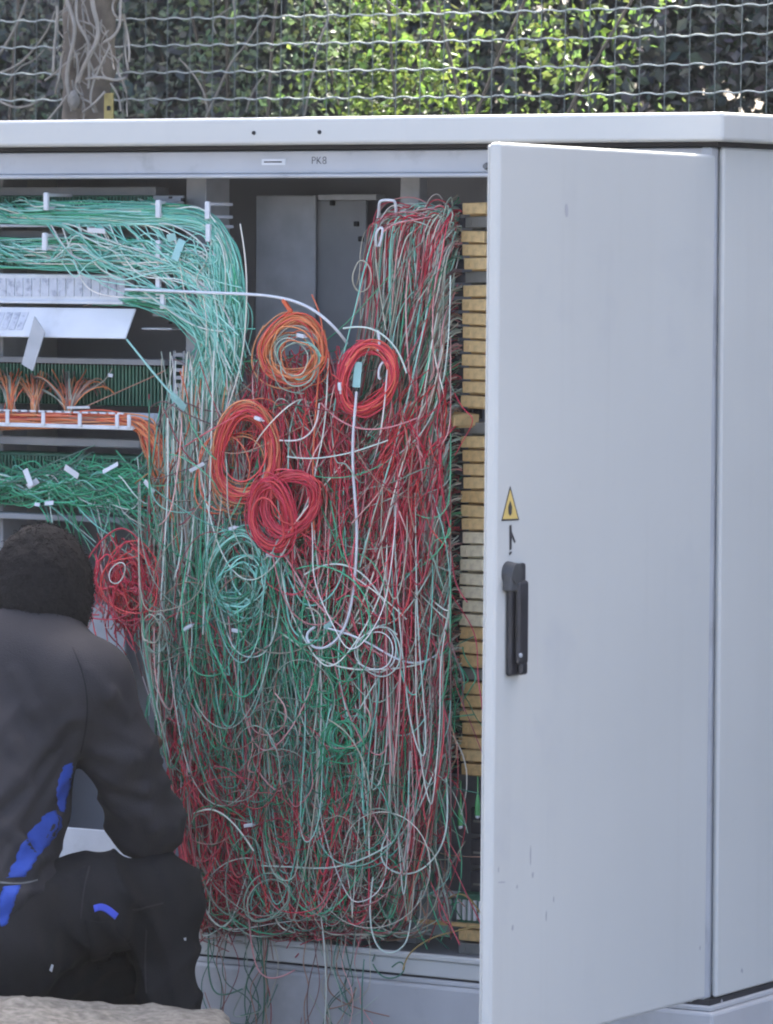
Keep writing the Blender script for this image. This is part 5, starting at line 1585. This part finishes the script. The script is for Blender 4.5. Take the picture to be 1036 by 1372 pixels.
hedge('bright yellow green shrub nearer the dark right part', X_(640, 1.2), X_(835, 1.2), 1.1, 1.4, .6, 2.35, 3600, .021, (.11, .175, .055), .4, cl=90, rr=(.06, .15), name='bright_shrub')
# trunk wrapped in dry vines, in front of the fence
tx = at(118, 80, .68)
tree = thing('ivy_trunk', 'brown tree trunk wrapped in pale dry vines rising behind the lid', 'tree', (tx[0], .68, 0))
trunk_path = [[(tx[0] + .03, .68, 0), (tx[0] + .02, .69, 1.0), (tx[0], .68, 1.7), (tx[0] - .005, .68, 2.1), (tx[0] + .02, .7, 2.7), (tx[0] + .1, .72, 3.6)]]
tme = tubes('trunk', bspline(np.array(trunk_path, float), 260), [.050], [(.3, .3, .3)], 28)
tv = np.empty(len(tme.vertices) * 3, np.float32); tme.vertices.foreach_get('co', tv); tv = tv.reshape(-1, 3)
cxy = np.array([tx[0], .685, 0], np.float32)
rad_ = tv - cxy; rad_[:, 2] = 0; rad_ = norm(rad_)
qv = tv * np.array([1, 1, .35], np.float32)
tv = tv + rad_ * (wav(qv, 120, 71, 7) * .013 + np.abs(wav(qv, 260, 72, 7)) * .012 + wav(tv, 60, 73) * .008)[:, None]
tme.vertices.foreach_set('co', tv.astype(np.float32).ravel()); tme.update()
mesh_obj('trunk', tme, M_BARK, tree)
def vine(pts, Y, r, parent=tree, name='vine'):
    c = bspline(np.array([[(x, y, Y + o) for (x, y, o) in pts]], float), 40)
    P = at(c[..., 0], c[..., 1], c[..., 2])
    P += (wav(P.astype(np.float32), 45, int(abs(pts[0][0]) * 7 + pts[0][1]) % 97)[..., None] * .004)
    mesh_obj(name, tubes(name, P, [r], [(.3, .3, .3)], 7), M_TWIG, parent)
VY = .60
for pts, r in (([(82, -20, 0), (88, 8, 0), (100, 28, -.01), (102, 45, -.01), (97, 70, -.01), (92, 95, 0), (91, 120, 0), (96, 150, 0)], .0062),
               ([(122, -20, 0), (124, 12, -.01), (132, 32, -.01), (131, 55, -.01), (120, 75, -.01), (112, 92, 0), (106, 110, 0)], .0070),
               ([(100, -20, 0), (102, 5, 0), (104, 22, -.005), (112, 40, -.01), (122, 55, -.01), (118, 90, -.005), (117, 120, 0)], .0045),
               ([(76, 8, .0), (78, 25, 0), (74, 60, 0), (73, 95, 0)], .0045),
               ([(165, -10, .02), (160, 15, .01), (161, 38, 0), (152, 50, 0), (140, 56, 0)], .0045),
               ([(60, 108, .02), (75, 98, .01), (88, 85, 0), (108, 70, 0)], .0035),
               ([(94, 60, 0), (104, 80, -.01), (108, 98, 0), (100, 118, 0), (112, 128, 0)], .004),
               ([(116, 105, 0), (140, 103, -.01), (158, 108, 0), (170, 104, 0)], .004),
               ([(148, 60, 0), (140, 80, -.005), (128, 100, 0), (120, 130, 0), (128, 150, 0)], .0035),
               ([(165, 20, .02), (168, 45, .02), (164, 70, .02), (170, 95, .02)], .0035),
               ([(66, 160, 0), (82, 140, 0), (90, 128, 0)], .004), ([(112, 150, 0), (126, 140, -.01), (142, 122, 0)], .004), ([(150, 110, 0), (158, 125, 0), (160, 150, 0)], .003)):
    vine(pts, VY, r * .72)
for k in range(26):
    x = random.uniform(78, 168); y = random.uniform(-15, 120)
    pts = [(x, y, random.uniform(-.01, .03))]
    for q in range(4):
        x += random.gauss(0, 9); y += random.uniform(4, 22)
        pts.append((min(172, max(74, x)), y, random.uniform(-.01, .03)))
    vine(pts, VY, random.uniform(.0012, .0026))
p = at(100, 134, .60)
bm = bmesh.new()
bmesh.ops.create_icosphere(bm, subdivisions=3, radius=1, matrix=Matrix.Translation(p) @ Matrix.Diagonal((.013, .012, .022, 1)))
for v in bm.verts: v.co += Vector((random.gauss(0, .0012), random.gauss(0, .0012), random.gauss(0, .0012)))
bm_obj('cut_knot', bm, M_TWIG, tree, True)
a, b = at(140, 125, .61), at(152, 160, .61)
pl = thing('marker_plate', 'small weathered yellow plate fixed beside the vine covered trunk', 'plate', (a[0], .61, b[2]))
box('plate', a[0], b[0], .608, .612, b[2], a[2], M_OCHRE, pl, .001)
p = at(146, 145, .607)
box('rivet', p[0] - .004, p[0] + .004, .604, .6078, p[2] - .005, p[2] + .005, M_GASKET, pl, .001)
# bare twigs through and beside the mesh
TW = [([(-10, 85, 0), (14, 52, 0), (30, 20, 0), (42, -20, 0)], .0042, 'thick pale bare twig leaning in at the far left'),
      ([(-10, 100, 0), (22, 92, 0), (46, 66, 0), (66, 40, 0), (74, 15, 0)], .0030, 'thin bare twig rising towards the trunk at the left'),
      ([(-10, 128, 0), (20, 148, 0), (48, 140, 0), (62, 128, 0)], .0030, 'bare twig drooping low at the far left'),
      ([(10, 110, 0), (26, 88, 0), (44, 84, 0), (60, 66, 0)], .0024, 'short crooked twig at the left'),
      ([(420, -20, 0), (443, 10, 0), (440, 32, 0), (428, 55, 0), (416, 110, 0), (408, 160, 0)], .0032, 'long bare twig curving down in the middle shrub'),
      ([(312, -20, 0), (316, 20, 0), (314, 45, 0)], .0026, 'short upright twig above the middle left'),
      ([(275, 160, 0), (296, 110, 0), (312, 80, 0), (332, 60, 0), (358, 10, 0)], .0028, 'bare twig slanting up right in the left shrub'),
      ([(280, 150, 0), (276, 125, 0), (262, 100, 0), (240, 78, 0)], .0024, 'bare twig slanting up left in the left shrub'),
      ([(330, 150, 0), (340, 118, 0), (356, 100, 0)], .0022, 'small twig beside the middle shrub'),
      ([(290, 45, 0), (284, 30, 0), (296, 18, 0), (310, 10, 0)], .0020, 'crooked little twig near the top left of the hedge'),
      ([(512, -10, 0), (528, 8, 0), (548, 22, 0)], .0022, 'small bare twig above the bright shrub')]
for pts, r, lab in TW:
    c = bspline(np.array([[(x, y, .95) for x, y, o in pts]], float), 30)
    P = at(c[..., 0], c[..., 1], c[..., 2])
    P += wav(P.astype(np.float32), 40, int(abs(pts[0][0])) % 89)[..., None] * .003
    tag(mesh_obj('bare_twig', tubes('bare_twig', P, [r], [(.3, .3, .3)], 6, np.linspace(1, .6, 30)), M_TWIG), lab, 'twig', 'bare twigs')

# ------------------------------------------------------------------ thin haze added to lift the dark tones, as lens veil does
hm = bpy.data.materials.new('veil_haze'); hm.use_nodes = True
hn = hm.node_tree
hn.nodes.remove(hn.nodes['Principled BSDF'])
pv = hn.nodes.new('ShaderNodeVolumePrincipled')
pv.inputs['Color'].default_value = (0.95, 0.96, 0.97, 1)
pv.inputs['Density'].default_value = 0.00052
hn.links.new(pv.outputs[0], hn.nodes['Material Output'].inputs['Volume'])
hz = box('haze', -160, 160, -160, 160, -1.0, 9.5, hm)
tag(hz, 'thin haze added over the whole place to lift the dark tones', 'haze', kind='stuff')
